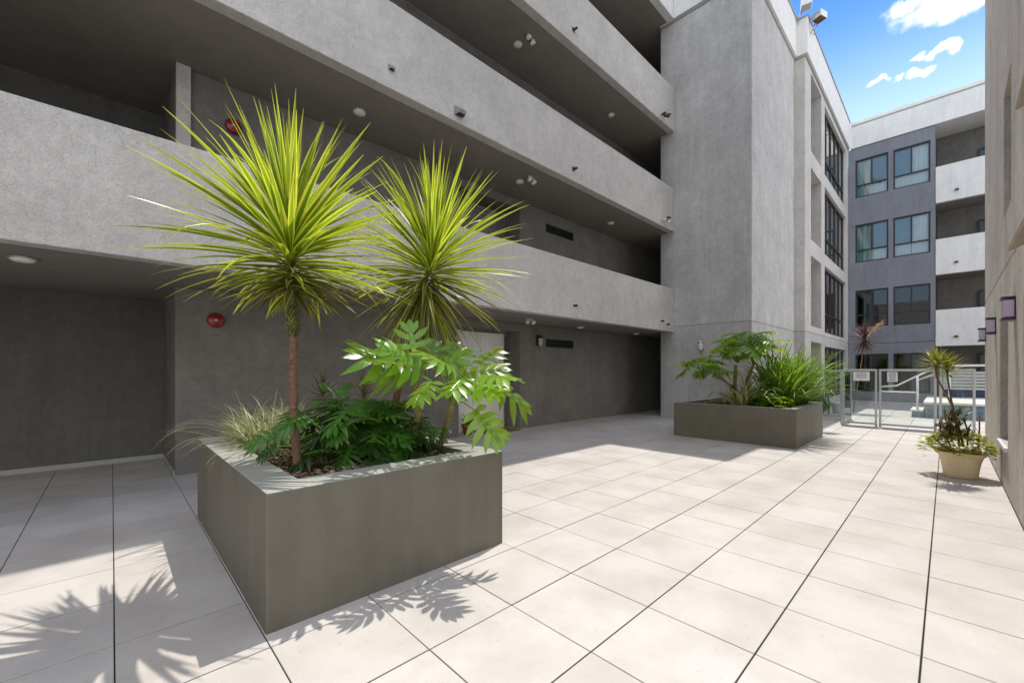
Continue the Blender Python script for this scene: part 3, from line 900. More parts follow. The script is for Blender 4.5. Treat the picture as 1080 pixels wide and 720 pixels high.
def lobed(mb, base, tip, nrm, rg, lobes=7, lobew=.062, lobel=.44, sag=.12, web=.10, start=.08, lobesag=.30):
    """one deeply cut leaf: a midrib web with finger lobes on both sides"""
    base, tip = Vector(base), Vector(tip)
    ax = tip - base; L = ax.length; ax.normalize()
    n = Vector(nrm); n = (n - ax * n.dot(ax)).normalized()
    sd = ax.cross(n)
    r = rg.random()

    def pt(t, x, dz=0.0):
        return base + ax * (t * L) + sd * x + n * (-sag * L * t * t + dz - .35 * abs(x) * abs(x) / L)
    # web along the midrib
    k = 8; vs, cs = [], []
    for i in range(k + 1):
        t = i / k * .94
        hw = web * L * (math.sin(PI * min(1, .12 + t * .95)) ** .7) * .8 + .004
        for a in (-1, 0, 1):
            vs.append(pt(t, a * hw, .03 * L * abs(a) - .02 * L)); cs.append((abs(a) * .4, t, r, 1))
    mb.add(vs, [(i * 3 + q, i * 3 + q + 1, (i + 1) * 3 + q + 1, (i + 1) * 3 + q) for i in range(k) for q in (0, 1)], cs, True)
    # finger lobes
    for i in range(lobes + 1):
        last = i == lobes
        f = i / lobes
        for s_ in ((-1, 1) if not last else (0,)):
            t0 = start + .78 * f
            ang = R(100 - 72 * f) + rg.uniform(-.10, .10)
            ll = L * lobel * (math.sin(PI * (.22 + .66 * f)) ** .8) * rg.uniform(.88, 1.1)
            if last: t0, ang, ll = .80, 0, L * .24
            dx, dt = math.sin(ang) * s_, math.cos(ang)
            cur = -.35 * s_   # lobes sweep forward
            vs, cs = [], []
            ns = 6
            px, pl = 0.0, 0.0
            dirx, dirt = dx, dt
            lsag = rg.uniform(.02, lobesag)
            for j in range(ns + 1):
                e = j / ns
                w = lobew * L * (.62 + .5 * math.sin(PI * min(1, e * .85 + .05))) * (1 if e < .5 else (1 - ((e - .5) / .5) ** 1.7) + .03) * .75
                nx_, nt_ = -dirt, dirx
                for a in (-1, 0, 1):
                    x = px + nx_ * a * w; t = t0 + (pl + nt_ * a * w) / L
                    vs.append(pt(t, x, .012 * L * abs(a) - lsag * ll * e * e)); cs.append((.15 + .85 * abs(a) if j else .2, t, r, 1))
                rot = cur / ns
                step = ll / ns
                px += dirx * step; pl += dirt * step
                c_, s2 = math.cos(rot * -1), math.sin(rot * -1)
                # rotate direction towards the tip
                na = math.atan2(dirx, dirt) + (rot if s_ else 0)
                dirx, dirt = math.sin(na), math.cos(na)
            mb.add(vs, [(q * 3 + z, q * 3 + z + 1, (q + 1) * 3 + z + 1, (q + 1) * 3 + z) for q in range(ns) for z in (0, 1)], cs, True)


def palm(label, base, top, crown_len, leaves, leaf_w, len_r, seed, tr0=.038, tr1=.030, skirt=(-42, .42), low=.28):
    rg = random.Random(seed)
    base, top = Vector(base), Vector(top)
    t = thing('cordyline_palm', label, 'palm', base, group='variegated cordyline palms')
    path, rad = [], []
    n = 14
    for i in range(n + 1):
        e = i / n
        p = (top - base) * e
        p += Vector((math.sin(e * 5 + seed) * .012, math.cos(e * 4 + seed) * .012, 0)) * (1 if 0 < e < 1 else .3)
        path.append(p); rad.append((tr0 * (1 - e) + tr1 * e) * (1 + .08 * math.sin(i * 2.3)) * (1.35 if i == 0 else 1))
    MB().tube(path, rad, 12).build('trunk', M['bark'], t)
    # old leaf bases below the crown
    sc = MB()
    ax = (top - base).normalized()
    for i in range(150):
        e = i / 150
        p = top - base + ax * (-.34 + e * .40)
        az = i * 2.39996 + rg.uniform(-.2, .2)
        q = p + Vector((math.cos(az), math.sin(az), 0)) * tr1 * .75
        strap(sc, q, az, R(58), .07, .036, .5, rg, 3, .5, .3)
    sc.build('leaf_scars', M['cordyline_dark'], t)
    cr, old = MB(), MB()
    for i in range(leaves):
        e = i / leaves
        p = top - base + ax * (.0 + crown_len * e ** .8)
        az = i * 2.39996 + rg.uniform(-.25, .25)
        if e > low:
            f = (e - low) / (1 - low)
            el = R(-8 + 95 * f ** 1.22) + rg.uniform(-.10, .10)
            ln = rg.uniform(*len_r) * (.92 + .10 * math.sin(PI * f))
            dr = rg.uniform(.25, .62) * (1 - f) ** .8 + rg.uniform(.02, .12)
            if rg.random() < .09: dr += rg.uniform(.4, 1.0)
            mb = cr if f > .08 or rg.random() < .6 else old
        else:
            f = e / low
            el = R(skirt[0] + (-8 - skirt[0]) * f) + rg.uniform(-.2, .2)
            ln = rg.uniform(*len_r) * (skirt[1] + (.9 - skirt[1]) * f) * rg.uniform(.8, 1.1)
            dr = rg.uniform(.15, .6)
            mb = old if rg.random() < .6 else cr
        q = p + Vector((math.cos(az), math.sin(az), 0)) * tr1 * .7
        strap(mb, q, az, el, ln, leaf_w * rg.uniform(.8, 1.15), dr, rg, 10, .42, .3, .9, rg.uniform(-.7, .7))
    cr.build('crown', M['cordyline'], t)
    old.build('lower_fronds', M['cordyline_dark'], t)
    return t


palm('tall spiky yellow green palm nearest the camera, its brown trunk in the mulch', (1.03, 3.46, .72), (.985, 3.445, 2.08), .50, 245, .050, (.76, 1.04), 3, .032, .027, (-26, .34), .24)
palm('second spiky palm with drooping skirt behind the big lobed leaves', (2.02, 4.02, .72), (2.30, 3.75, 2.18), .54, 300, .045, (.88, 1.14), 8, .040, .032, (-80, .85), .40)

rgp = random.Random(21)


def camdir_normal(p):
    return (Vector((0, 0, 1.0)) * .75 + (Vector((0, 0, 1.5)) - Vector(p)).normalized() * .5 + Vector((rgp.uniform(-.25, .25), rgp.uniform(-.25, .25), 0))).normalized()


# tall philodendron with two bare stems
ph = thing('philodendron', 'tall lobed philodendron leaning over the front right rim of the big planter', 'plant', (2.07, 3.30, .72))
st = MB()
h1 = at(437, 405, 3.42); h2 = at(476, 428, 3.52)
st.tube([(1.94, 3.31, .70), at(437, 458, 3.68), at(441, 435, 3.56), h1], [.030, .026, .026, .018], 10)
st.tube([(2.2, 3.29, .70), at(468, 455, 3.78), at(474, 438, 3.62), h2, at(482, 412, 3.44)], [.026, .024, .030, .026, .016], 10)
part(st, 'stem', M['bark_g'], ph)
lf, pe = MB(), MB()
LV = [((425, 392), (369, 362), 3.66, 3.50, 0), ((442, 390), (401, 360), 3.7, 3.55, 0), ((437, 376), (433, 346), 3.74, 3.80, 0), ((452, 388), (456, 366), 3.8, 3.95, 0),
      ((462, 388), (498, 366), 3.75, 3.85, 1), ((486, 396), (538, 386), 3.80, 3.88, 1), ((492, 398), (474, 412), 3.72, 3.55, 1), ((520, 404), (563, 432), 3.80, 3.85, 1),
      ((500, 432), (532, 470), 3.80, 3.75, 1), 
      ((456, 402), (438, 424), 3.68, 3.52, 0), ((505, 384), (522, 370), 3.95, 4.1, 1), ((470, 396), (487, 372), 3.95, 4.15, 1), ((498, 408), (524, 412), 3.70, 3.6, 1),
      ((430, 402), (392, 392), 3.85, 4.05, 0), ((482, 410), (510, 402), 4.0, 4.25, 1), ((472, 388), (476, 368), 3.9, 4.05, 1),
      ((508, 396), (540, 398), 3.62, 3.5, 1), ((478, 388), (452, 372), 3.6, 3.48, 1), ((428, 384), (392, 378), 3.5, 3.34, 0)]
for (b, tp, d0, d1, s_) in LV:
    B0, T0 = at(*b, d0 - .42), at(*tp, d1 - .48)
    ctr = h1 if s_ == 0 else h2
    mid = (ctr + B0) / 2 + Vector((0, 0, .05))
    pe.tube([ctr, mid, B0], [.008, .006, .0045], 6)
    L_ = (T0 - B0).length
    if L_ < .33: T0 = B0 + (T0 - B0) * (.33 / max(L_, .05)) ** .7
    lobed(lf, B0, T0, camdir_normal(B0), rgp, rgp.choice((4, 5, 5)), rgp.uniform(.085, .105), rgp.uniform(.52, .64), rgp.uniform(.02, .12), .075, .08, .30)
part(pe, 'petioles', M['petiole'], ph)
part(lf, 'foliage', M['philo'], ph)

# low dark split-leaf bush
bu = thing('split_leaf_philodendron', 'low dark green split leaf bush filling the middle of the big planter', 'plant', (1.5, 3.62, .72))
lf, pe = MB(), MB()
for i in range(80):
    az = i * 2.39996 + rgp.uniform(-.4, .4)
    e = (i + .5) / 80
    rad = .62 * math.sqrt(e) * rgp.uniform(.85, 1.1)
    hgt = .42 - .27 * e + rgp.uniform(-.10, .14)
    c0 = Vector((1.66 + math.cos(az) * rad * .15, 3.62 + math.sin(az) * rad * .15, .70))
    B0 = Vector((1.66 + math.cos(az) * rad * .74, 3.62 + math.sin(az) * rad * .72, .74 + hgt))
    ln = rgp.uniform(.24, .36)
    dip = rgp.uniform(-.9, .7) * (.4 + e)
    T0 = B0 + Vector((math.cos(az + rgp.uniform(-.5, .5)), math.sin(az + rgp.uniform(-.5, .5)), dip)).normalized() * ln
    pe.tube([c0, (c0 + B0) / 2 + Vector((0, 0, .07)), B0], [.007, .006, .004], 5)
    lobed(lf, B0, T0, Vector((math.cos(az) * .35, math.sin(az) * .35, 1)), rgp, rgp.choice((5, 6, 6)), rgp.uniform(.064, .08), .52, .16, .085)
for (b, tp, d0, d1) in [((322, 438), (290, 452), 3.2, 3.0), ((330, 446), (300, 430), 3.4, 3.5), ((300, 456), (256, 470), 3.3, 3.15), ((292, 470), (268, 484), 3.1, 3.05), ((356, 418), (370, 402), 3.9, 4.0),
                        ((352, 414), (338, 402), 3.9, 3.9), ((345, 438), (385, 446), 3.5, 3.4), ((300, 462), (276, 478), 3.5, 3.5), ((375, 436), (420, 440), 3.7, 3.6), ((398, 452), (436, 462), 3.6, 3.5), ((368, 430), (345, 424), 4.0, 4.1)]:
    B0, T0 = at(*b, d0), at(*tp, d1)
    pe.tube([(1.45, 3.65, .72), (Vector((1.45, 3.65, .72)) + B0) / 2 + Vector((0, 0, .06)), B0], [.008, .006, .004], 5)
    lobed(lf, B0, T0, camdir_normal(B0), rgp, 6, .07, .52, .14, .085)
part(pe, 'stems', M['petiole'], bu)
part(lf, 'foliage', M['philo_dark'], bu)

# variegated grass in the back corner, arching over the left rim
sp = thing('variegated_grass', 'arching cream striped grass clump spilling over the left rim of the big planter', 'plant', (.98, 4.65, .72))
gm = MB()
for (cx, cy, n_) in ((1.0, 4.75, 190), (1.0, 4.35, 170), (1.25, 4.95, 120), (1.3, 4.5, 140)):
    for i in range(n_):
        az = rgp.uniform(0, 2 * PI); el = R(rgp.uniform(30, 88))
        strap(gm, (cx + rgp.uniform(-.10, .10), cy + rgp.uniform(-.12, .12), .70), az, el, rgp.uniform(.32, .72), rgp.uniform(.009, .016), rgp.uniform(1.0, 2.6), rgp, 9, .25, .3)
for i in range(10):
    strap(gm, (.95 + rgp.uniform(-.05, .05), 4.9, .72), R(rgp.uniform(170, 215)), R(rgp.uniform(35, 60)), rgp.uniform(.75, 1.0), .011, rgp.uniform(1.9, 2.8), rgp, 12, .2, .3)
part(gm, 'foliage', M['spider'], sp)


def small_cordyline(label, base, top, n, ln, w, mat, seed, canes=None, cat='plant', name='small_cordyline', group=None, lo=-20):
    rg = random.Random(seed)
    t = thing(name, label, cat, base, group=group)
    base, top = Vector(base), Vector(top)
    MB().tube([Vector((0, 0, -.03)), (top - base) * .5 + Vector((.01, -.01, 0)), top - base], [.016, .013, .012], 8).build('trunk', M['cane'], t)
    m = MB()
    for i in range(n):
        e = i / n
        az = i * 2.39996
        strap(m, top - base + Vector((0, 0, -.06 + .12 * e)), az, R(lo + (88 - lo) * e) + rg.uniform(-.15, .15), ln * rg.uniform(.8, 1.1), w, rg.uniform(.2, .7), rg, 7, .35, .4)
    m.build('crown', mat, t)
    return t


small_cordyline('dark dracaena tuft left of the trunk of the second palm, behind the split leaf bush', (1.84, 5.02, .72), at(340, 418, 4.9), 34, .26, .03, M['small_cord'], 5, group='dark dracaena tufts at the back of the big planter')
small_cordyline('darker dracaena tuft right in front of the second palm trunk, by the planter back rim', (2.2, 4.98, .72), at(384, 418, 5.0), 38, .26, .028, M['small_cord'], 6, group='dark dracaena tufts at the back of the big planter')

# ---- second planter
p2 = thing('philodendron', 'tiered lobed philodendron beside the wall lantern, in the planter near the gate', 'plant', (9.9, 3.2, .70))
st, pe, lf = MB(), MB(), MB()
T1, T2, T3 = at(776, 385, 9.1), at(790, 368, 9.4), at(752, 395, 9.0)
st.tube([(9.9, 3.2, .66), at(775, 405, 9.15), T1], [.045, .04, .035], 9)
st.tube([(9.95, 3.15, .66), at(788, 400, 9.3), at(795, 384, 9.35), T2], [.04, .035, .03, .028], 9)
st.tube([at(775, 410, 9.15), at(765, 402, 9.05), T3], [.035, .03, .025], 9)
part(st, 'stem', M['bark_g'], p2)
for (tc_, n_, ru, rz, hmul) in ((T1 + Vector((.1, 0, .25)), 20, .80, .34, 1), (T2 + Vector((0, 0, .12)), 24, .85, .36, 1), (T3 + Vector((0, .2, .1)), 20, .66, .32, 1)):
    for i in range(n_):
        az = i * 2.39996 + rgp.uniform(-.3, .3); e = (i + .5) / n_
        rad = ru * math.sqrt(e) * rgp.uniform(.7, 1)
        B0 = tc_ + Vector((math.cos(az) * rad * .6, math.sin(az) * rad * .6, rz * (1 - e) * .8 + rgp.uniform(-.05, .05)))
        ln = rgp.uniform(.30, .44)
        T0 = B0 + Vector((math.cos(az), math.sin(az), rgp.uniform(-.75, .35))).normalized() * ln
        pe.tube([tc_ - Vector((0, 0, .2)), (tc_ + B0) / 2, B0], [.010, .008, .006], 5)
        lobed(lf, B0, T0, Vector((math.cos(az) * .3, math.sin(az) * .3, 1)), rgp, 5, .085, .56, .2, .085)
part(pe, 'petioles', M['petiole'], p2)
part(lf, 'foliage', M['philo'], p2)

s2 = thing('strap_leaf_lily', 'bright green strap leaf clump bursting from the gate end of the smaller planter', 'plant', (10.7, 2.6, .70))
gm = MB()
for (cx, cy, n_, ln) in ((10.25, 2.40, 170, 1.25), (11.2, 2.35, 230, 1.5), (10.8, 2.7, 200, 1.6), (11.4, 2.6, 170, 1.5)):
    for i in range(n_):
        az = rgp.uniform(0, 2 * PI); el = R(rgp.uniform(38, 88))
        strap(gm, (cx + rgp.uniform(-.14, .14), cy + rgp.uniform(-.14, .14), .68), az, el, ln * rgp.uniform(.6, 1.15), rgp.uniform(.030, .046), rgp.uniform(.5, 2.2), rgp, 8, .3, .35)
part(gm, 'foliage', M['strap'], s2)

v2 = thing('variegated_flax', 'cream edged arching flax with looping leaves at the front of the smaller planter', 'plant', (9.85, 3.05, .70))
gm = MB()
for i in range(60):
    az = rgp.uniform(0, 2 * PI)
    strap(gm, (9.66 + rgp.uniform(-.08, .08), 3.05 + rgp.uniform(-.16, .16), .68), az, R(rgp.uniform(40, 86)), rgp.uniform(.6, 1.25), rgp.uniform(.040, .058), rgp.uniform(1.2, 3.0), rgp, 12, .25, .3)
part(gm, 'foliage', M['cream_strap'], v2)

l2 = thing('leafy_groundcover', 'low bright leafy plants along the front corner of the smaller planter', 'plant', (9.75, 2.4, .70))
lf = MB()
for i in range(60):
    x, y = rgp.uniform(9.55, 10.2), rgp.uniform(2.12, 3.0)
    az = rgp.uniform(0, 6.28)
    B0 = Vector((x, y, .72 + rgp.uniform(.02, .30)))
    T0 = B0 + Vector((math.cos(az), math.sin(az), rgp.uniform(-.4, .4))).normalized() * rgp.uniform(.16, .28)
    lobed(lf, B0, T0, (rgp.uniform(-.4, .4), rgp.uniform(-.4, .4), 1), rgp, 4, .15, .45, .2, .17)
part(lf, 'foliage', M['philo'], l2)
m2 = thing('maroon_dracaena', 'dark maroon leafed plant between the philodendron and the strap leaf clump', 'plant', (10.3, 2.95, .70))
gm = MB()
for i in range(90):
    strap(gm, (10.25 + rgp.uniform(-.25, .25), 2.95 + rgp.uniform(-.2, .2), .70 + rgp.uniform(0, .3)), rgp.uniform(0, 6.28), R(rgp.uniform(0, 80)), rgp.uniform(.18, .4), .045, rgp.uniform(.3, 1.2), rgp, 5, .3, .45)
part(gm, 'foliage', M['maroon'], m2)

# ---- red cordyline beyond the gate
rc = small_cordyline('thin trunked red spiky cordyline standing behind the glass fence', (18.9, 2.30, 0), at(912, 358, 14.7), 120, .66, .035, M['red_cord'], 9, None, 'plant', 'red_cordyline', None, -60)
fl = MB(); rg = random.Random(4)
q0 = at(912, 358, 14.7) - Vector(rc.location)
for i in range(60):
    e = rg.random()
    p = q0 + (at(926, 344, 14.7) - at(912, 358, 14.7)) * (.35 + .8 * e)
    strap(fl, p + Vector((rg.uniform(-.06, .06), rg.uniform(-.06, .06), rg.uniform(-.05, .05))), rg.uniform(-1.2, 1.2) - .8, R(rg.uniform(0, 70)), .2, .025, 1.0, rg, 4, .2, .4)
fl.build('flower_plume', M['dry_flower'], rc)
sb = thing('dark_shrub', 'dark shrub in shade between the smaller planter and the glass fence', 'shrub', (16.9, 3.0, 0))
gm = MB()
for i in range(170):
    strap(gm, (17.0 + rg.uniform(-.4, .4), 2.95 + rg.uniform(-.25, .25), .02 + rg.uniform(0, .5)), rg.uniform(0, 6.28), R(rg.uniform(10, 85)), rg.uniform(.3, .7), .04, rg.uniform(.4, 1.6), rg, 6, .3, .4)
part(gm, 'foliage', M['philo_dark'], sb)
bk = thing('pot', 'plain white bucket pot on the floor behind the glass side fence', 'pot', (18.07, 2.62, 0))
MB().lathe([(.13, 0), (.17, .36), (.18, .36), (.18, .39), (.16, .39), (.15, .32)], None, 24).build('pot_body', M['white'], bk)
MB().lathe([(.155, .34), (.02, .345)], None, 20).build('soil', M['soil'], bk)

# ---- cream pot by the right wall
pc = Vector((8.62, -.13, 0))
pot = thing('plant_pot', 'cream square flared pot beside the right stucco wall', 'pot', pc)


def rsq(r, z, n=32, pw=5.0, sx=1.0, sy=1.0):
    o = []
    for j in range(n):
        q = 2 * PI * j / n
        c_, s_ = math.cos(q), math.sin(q)
        k = (abs(c_) ** pw + abs(s_) ** pw) ** (-1 / pw)
        o.append((r * k * c_ * sx, r * k * s_ * sy, z))
    return o


prof = [(.185, 0), (.20, .02), (.215, .12), (.232, .22), (.262, .315), (.300, .345), (.308, .362), (.300, .375), (.270, .372), (.255, .33)]
vs, fs = [], []
for r, z in prof: vs += rsq(r, z)
for i in range(len(prof) - 1):
    for j in range(32): fs.append((i * 32 + j, i * 32 + (j + 1) % 32, (i + 1) * 32 + (j + 1) % 32, (i + 1) * 32 + j))
fs.append(tuple(range(32))[::-1])
vs = [(a * .84, b * .84, c_ * .97) for a, b, c_ in vs]
MB().add(vs, fs, None, True).build('pot_body', M['cream_pot'], pot)
MB().add(rsq(.222, .325), [tuple(range(32))]).build('soil', M['soil'], pot)

dr = thing('dracaena', 'two headed dracaena on bent brown canes in the cream pot', 'plant', pc + Vector((0, 0, .34)))
canes = MB(); D = 5.85
k1 = [at(1016, 470, D), at(1010, 446, D), at(1003, 425, D), at(994, 409, D), at(988, 398, D), at(987, 388, D)]
k2 = [at(1012, 470, D - .06), at(1008, 445, D), at(1003, 420, D), at(1000, 402, D), at(999, 394, D)]
canes.tube(k1, [.014, .013, .012, .011, .011, .011], 8).tube(k2, [.014, .012, .011, .010, .010], 8)
canes.tube([at(1020, 472, D), at(1021, 455, D), at(1016, 440, D)], .010, 8).tube([at(1032, 472, D), at(1033, 452, D), at(1033, 437, D)], .009, 8).tube([at(1003, 472, D), at(996, 455, D), at(992, 440, D)], .010, 8)
part(canes, 'canes', M['cane'], dr)
gm = MB()
for (u, v, n_, ln) in ((987, 387, 46, .30), (999, 393, 46, .30)):
    c0 = at(u, v, D)
    for i in range(n_):
        e = i / n_
        strap(gm, c0 + Vector((0, 0, -.03 + .09 * e)), i * 2.39996, R(-15 + 100 * e), ln * rg.uniform(.75, 1.05), .034, rg.uniform(.2, .7), rg, 6, .35, .42)
part(gm, 'crown', M['pot_drac'], dr)
gm = MB()
for (u, v, n_, ln) in ((1003, 448, 40, .22), (1010, 440, 36, .2), (998, 455, 34, .2), (1018, 458, 30, .2)):
    c0 = at(u, v, D + rg.uniform(-.08, .08))
    for i in range(n_):
        strap(gm, c0 + Vector((rg.uniform(-.06, .06), rg.uniform(-.06, .06), -.12 + .2 * i / n_)), i * 2.39996, R(rg.uniform(0, 80)), ln * rg.uniform(.6, 1.1), .028, rg.uniform(.2, .8), rg, 5, .35, .42)
part(gm, 'lower_leaves', M['small_cord'], dr)
jd = thing('groundcover', 'yellow green trailing groundcover spilling over the rim of the cream pot', 'plant', pc + Vector((0, 0, .36)))
gm = MB()
for i in range(1150):
    az = rg.uniform(0, 6.28); q = math.sqrt(rg.random())
    rx = .27 + .27 * rg.random() * (1 if rg.random() < .5 else .2)
    x = math.cos(az) * q * .34; y = math.sin(az) * q * .40 + .03
    z = .37 + .19 * (1 - q * q) + .10 * rg.random() - (.11 * max(0, q - .62) / .38) * rg.random() + .03 * math.sin(az * 5 + 1) * q
    y = max(y, -.30)
    c0 = pc + Vector((x, y, z))
    l = rg.uniform(.034, .062); a2 = rg.uniform(0, 6.28)
    d = Vector((math.cos(a2), math.sin(a2), rg.uniform(-.4, .5))).normalized(); sdv = d.cross(Vector((rg.uniform(-.4, .4), rg.uniform(-.4, .4), 1))).normalized()
    r_ = rg.random()
    vs = [c0, c0 + d * l * .5 + sdv * l * .48, c0 + d * l * 1.1, c0 + d * l * .5 - sdv * l * .48]
    gm.add(vs, [(0, 1, 2, 3)], [(0, 0, r_, 1), (1, .5, r_, 1), (.5, 1, r_, 1), (1, .5, r_, 1)])
for i in range(40):
    az = rg.uniform(0, 6.28)
    a = pc + Vector((math.cos(az) * .1, math.sin(az) * .1, .36)); b = pc + Vector((math.cos(az) * .34, max(-.3, math.sin(az) * .36), .42 + rg.uniform(-.06, .05)))
    gm.tube([a, (a + b) / 2 + Vector((0, 0, .06)), b], .003, 4, True, (0, 0, .1, 1))
part(gm, 'foliage', M['jade'], jd)

# ---- terracotta pot and doormat by the door
tp = thing('plant_pot', 'small terracotta pot beside the white corridor door', 'pot', (6.0, 7.76, 0))
MB().lathe([(.095, 0), (.125, .18), (.145, .18), (.15, .235), (.132, .235), (.125, .19)], None, 24).build('pot_body', M['terracotta'], tp)
MB().lathe([(.128, .20), (.01, .205)], None, 20).build('soil', M['soil'], tp)
tpl = thing('house_plant', 'small broad leafed plant growing in the terracotta pot', 'plant', (6.0, 7.76, .2))
gm = MB()
for i in range(22):
    strap(gm, (rg.uniform(-.03, .03), rg.uniform(-.03, .03), 0), i * 2.4, R(rg.uniform(25, 85)), rg.uniform(.2, .36), .075, rg.uniform(.4, 1.2), rg, 6, .25, .5)
gm.build('foliage', M['philo'], tpl)
dmt = MB().box(6.3, 7.35, 7.35, 7.95, .001, .017)
tag(dmt.build('doormat', M['mat'], None, .004), 'brown coir doormat on the floor in front of the white corridor door', 'doormat')


# ------------------------------------------------------------------ fixtures
def ceiling_light():
    t = thing('ceiling_light', 'x', 'ceiling light', group='round dome lights under the corridor soffits')
    MB().lathe([(.0, 0), (.115, 0), (.12, -.012), (.115, -.022), (.10, -.024)], None, 28, False).build('ring', M['alu'], t)
    MB().lathe([(.101, -.018), (.098, -.032), (.075, -.046), (.04, -.053), (.005, -.055)], None, 28).build('lens', M['lens'], t)
    return t


CL = [((-.68, 6.8, 2.694), 'round dome light under the lowest soffit at the far left above the recess'), ((9.33, 7.0, 2.694), 'round dome light under the lowest soffit above the dark slot vent'),
      ((12.2, 6.95, 2.694), 'round dome light under the lowest soffit nearest the tower'), ((3.01, 6.85, 5.849), 'round dome light under the middle soffit, above and between the two palms'),
      ((6.78, 6.82, 5.849), 'round dome light beside the twin floodlight on the middle soffit'), ((10.64, 6.88, 5.849), 'round dome light on the middle soffit nearest the tower'),
      ((6.75, 6.85, 9.004), 'round dome light beside the twin floodlight on the upper soffit'), ((10.6, 6.85, 9.004), 'round dome light on the upper soffit nearest the tower')]
c0 = ceiling_light(); c0.location = CL[0][0]; c0['label'] = CL[0][1]
for loc, lb in CL[1:]: copy_thing(c0, loc, 0, lb)


def flood():
    t = thing('security_light', 'x', 'floodlight', group='twin headed security lights under the soffits')
    MB().lathe([(.055, 0), (.055, -.025), (.03, -.03)], None, 18).build('base', M['white'], t)
    for s_ in (-1, 1):
        m = Matrix.Translation((s_ * .09, -.02, -.075)) @ Matrix.Rotation(R(48), 4, 'X') @ Matrix.Rotation(R(18 * s_), 4, 'Y')
        h = MB().tube([(s_ * .02, 0, -.028), (s_ * .07, -.005, -.05)], .012, 8)
        h.lathe([(.03, -.05), (.045, -.04), (.058, .04), (.06, .055), (.052, .055), (.05, .045)], m, 18)
        hd = h.build('lamp_head', M['white'], t)
        MB().lathe([(.05, .044), (.03, .050), (.003, .052)], m, 18).build('lens', M['lens'], hd)
    MB().box(-.025, .025, -.035, .015, -.10, -.031).build('sensor', M['black'], t, .006)
    return t


f0 = flood(); f0.location = (7.05, 6.75, 2.694); f0['label'] = 'twin headed security light on the lowest soffit above the white door'
copy_thing(f0, (6.84, 6.52, 5.849), .3, 'twin headed security light on the middle soffit')
copy_thing(f0, (6.80, 6.52, 9.004), .3, 'twin headed security light on the upper soffit')


def spout(name, x, z, label, mat, gr='small spouts and knobs on the parapet faces'):
    t = thing(name, label, 'drain spout', (x, 5.95, z), group=gr)
    MB().box(-.05, .05, -.006, -.001, -.05, .05).build('flange', mat, t)
    MB().tube([(0, -.003, 0), (0, -.10, -.012)], .028, 12, False).tube([(0, -.003, 0), (0, -.099, -.012)], .022, 12, True).build('pipe', M['black'], t)
    return t


for (x, z, lb) in [(7.67, 6.12, 'small black drain spout midway along the middle parapet'), (7.67, 9.32, 'small black drain spout midway along the top parapet'),
                   (12.33, 6.17, 'small black drain spout above the twin camera at the tower end of the middle parapet'), (12.33, 9.33, 'small black drain spout at the tower end of the top parapet')]:
    spout('drain_spout', x, z, lb, M['black'])
spout('drain_spout', 7.67, 2.98, 'small white drain spout midway along the lowest parapet', M['white'])
spout('drain_spout', 12.27, 2.90, 'small white drain spout at the tower end of the lowest parapet', M['white'])
spout('drain_spout', 11.9, 2.97, 'small white drain spout second from the tower on the lowest parapet', M['white'])


def hood(x, z, s_, label):
    t = thing('wall_light', label, 'wall light', (x, 5.95, z), group='wedge shaped hoods on the middle parapet')
    vs = [(-s_, 0, s_), (s_, 0, s_), (s_, 0, -s_), (-s_, 0, -s_), (-s_ * .8, -s_ * 1.7, -s_ * .2), (s_ * .8, -s_ * 1.7, -s_ * .2), (s_ * .8, -s_ * 1.5, -s_), (-s_ * .8, -s_ * 1.5, -s_)]
    vs = [(a, b - .002, c_) for a, b, c_ in vs]
    MB().add(vs, [(0, 1, 5, 4), (4, 5, 6, 7), (0, 4, 7, 3), (1, 2, 6, 5)]).build('hood', M['steel'], t, .003)
    MB().add([(-s_ * .7, -s_ * .1, -s_ * .9), (s_ * .7, -s_ * .1, -s_ * .9), (s_ * .7, -s_ * 1.4, -s_ * .9), (-s_ * .7, -s_ * 1.4, -s_ * .9)], [(0, 1, 2, 3)]).build('lens', M['black'], t)
    return t


hood(4.39, 6.03, .085, 'larger steel wedge hood on the middle parapet above the second palm')
hood(3.11, 6.16, .045, 'small steel wedge hood on the middle parapet left of the larger one')


def cctv(x, z, label, mt):
    t = thing('security_camera', label, 'camera', (x, 5.95, z), group='twin security cameras at the tower end of the parapets')
    MB().box(-.05, .05, -.03, -.001, -.04, .04).build('mount', M['white'], t, .004)
    for s_ in (-1, 1):
        b = MB().tube([(s_ * .03, -.03, 0), (s_ * .07, -.07, -.03)], .012, 8).tube([(s_ * .05, -.05, -.02), (s_ * .13, -.18, -.07)], .036, 12).build('camera_head', mt, t)
        MB().tube([(s_ * .131, -.182, -.0708), (s_ * .134, -.187, -.0725)], .028, 12).build('lens', M['black'], b)
    return t


cctv(12.05, 6.03, 'white twin security camera at the tower end of the middle parapet', M['white'])
cctv(11.95, 9.17, 'black twin security camera at the tower end of the top parapet', M['black'])


def bell(z, x, label):
    t = thing('alarm_bell', label, 'alarm bell', (x, 7.6, z), group='red fire alarm bells')
    m = Matrix.Rotation(R(90), 4, 'X')
    MB().box(-.055, .055, -.045, -.002, -.055, .055).build('back_box', M['red'], t, .005)
    MB().lathe([(.105, .040), (.110, .048), (.104, .072), (.088, .084), (.066, .086), (.060, .094), (.03, .098), (.02, .099)], m, 28).build('gong', M['red'], t)
    MB().lathe([(.026, .098), (.024, .112), (.002, .114)], m, 14).build('bolt', M['steel'], t)
    return t


bell(2.24, 1.12, 'red round alarm bell on the ground floor corridor wall behind the nearest palm')
bell(5.22, 1.34, 'red round alarm bell on the upper corridor wall, half hidden by palm leaves')


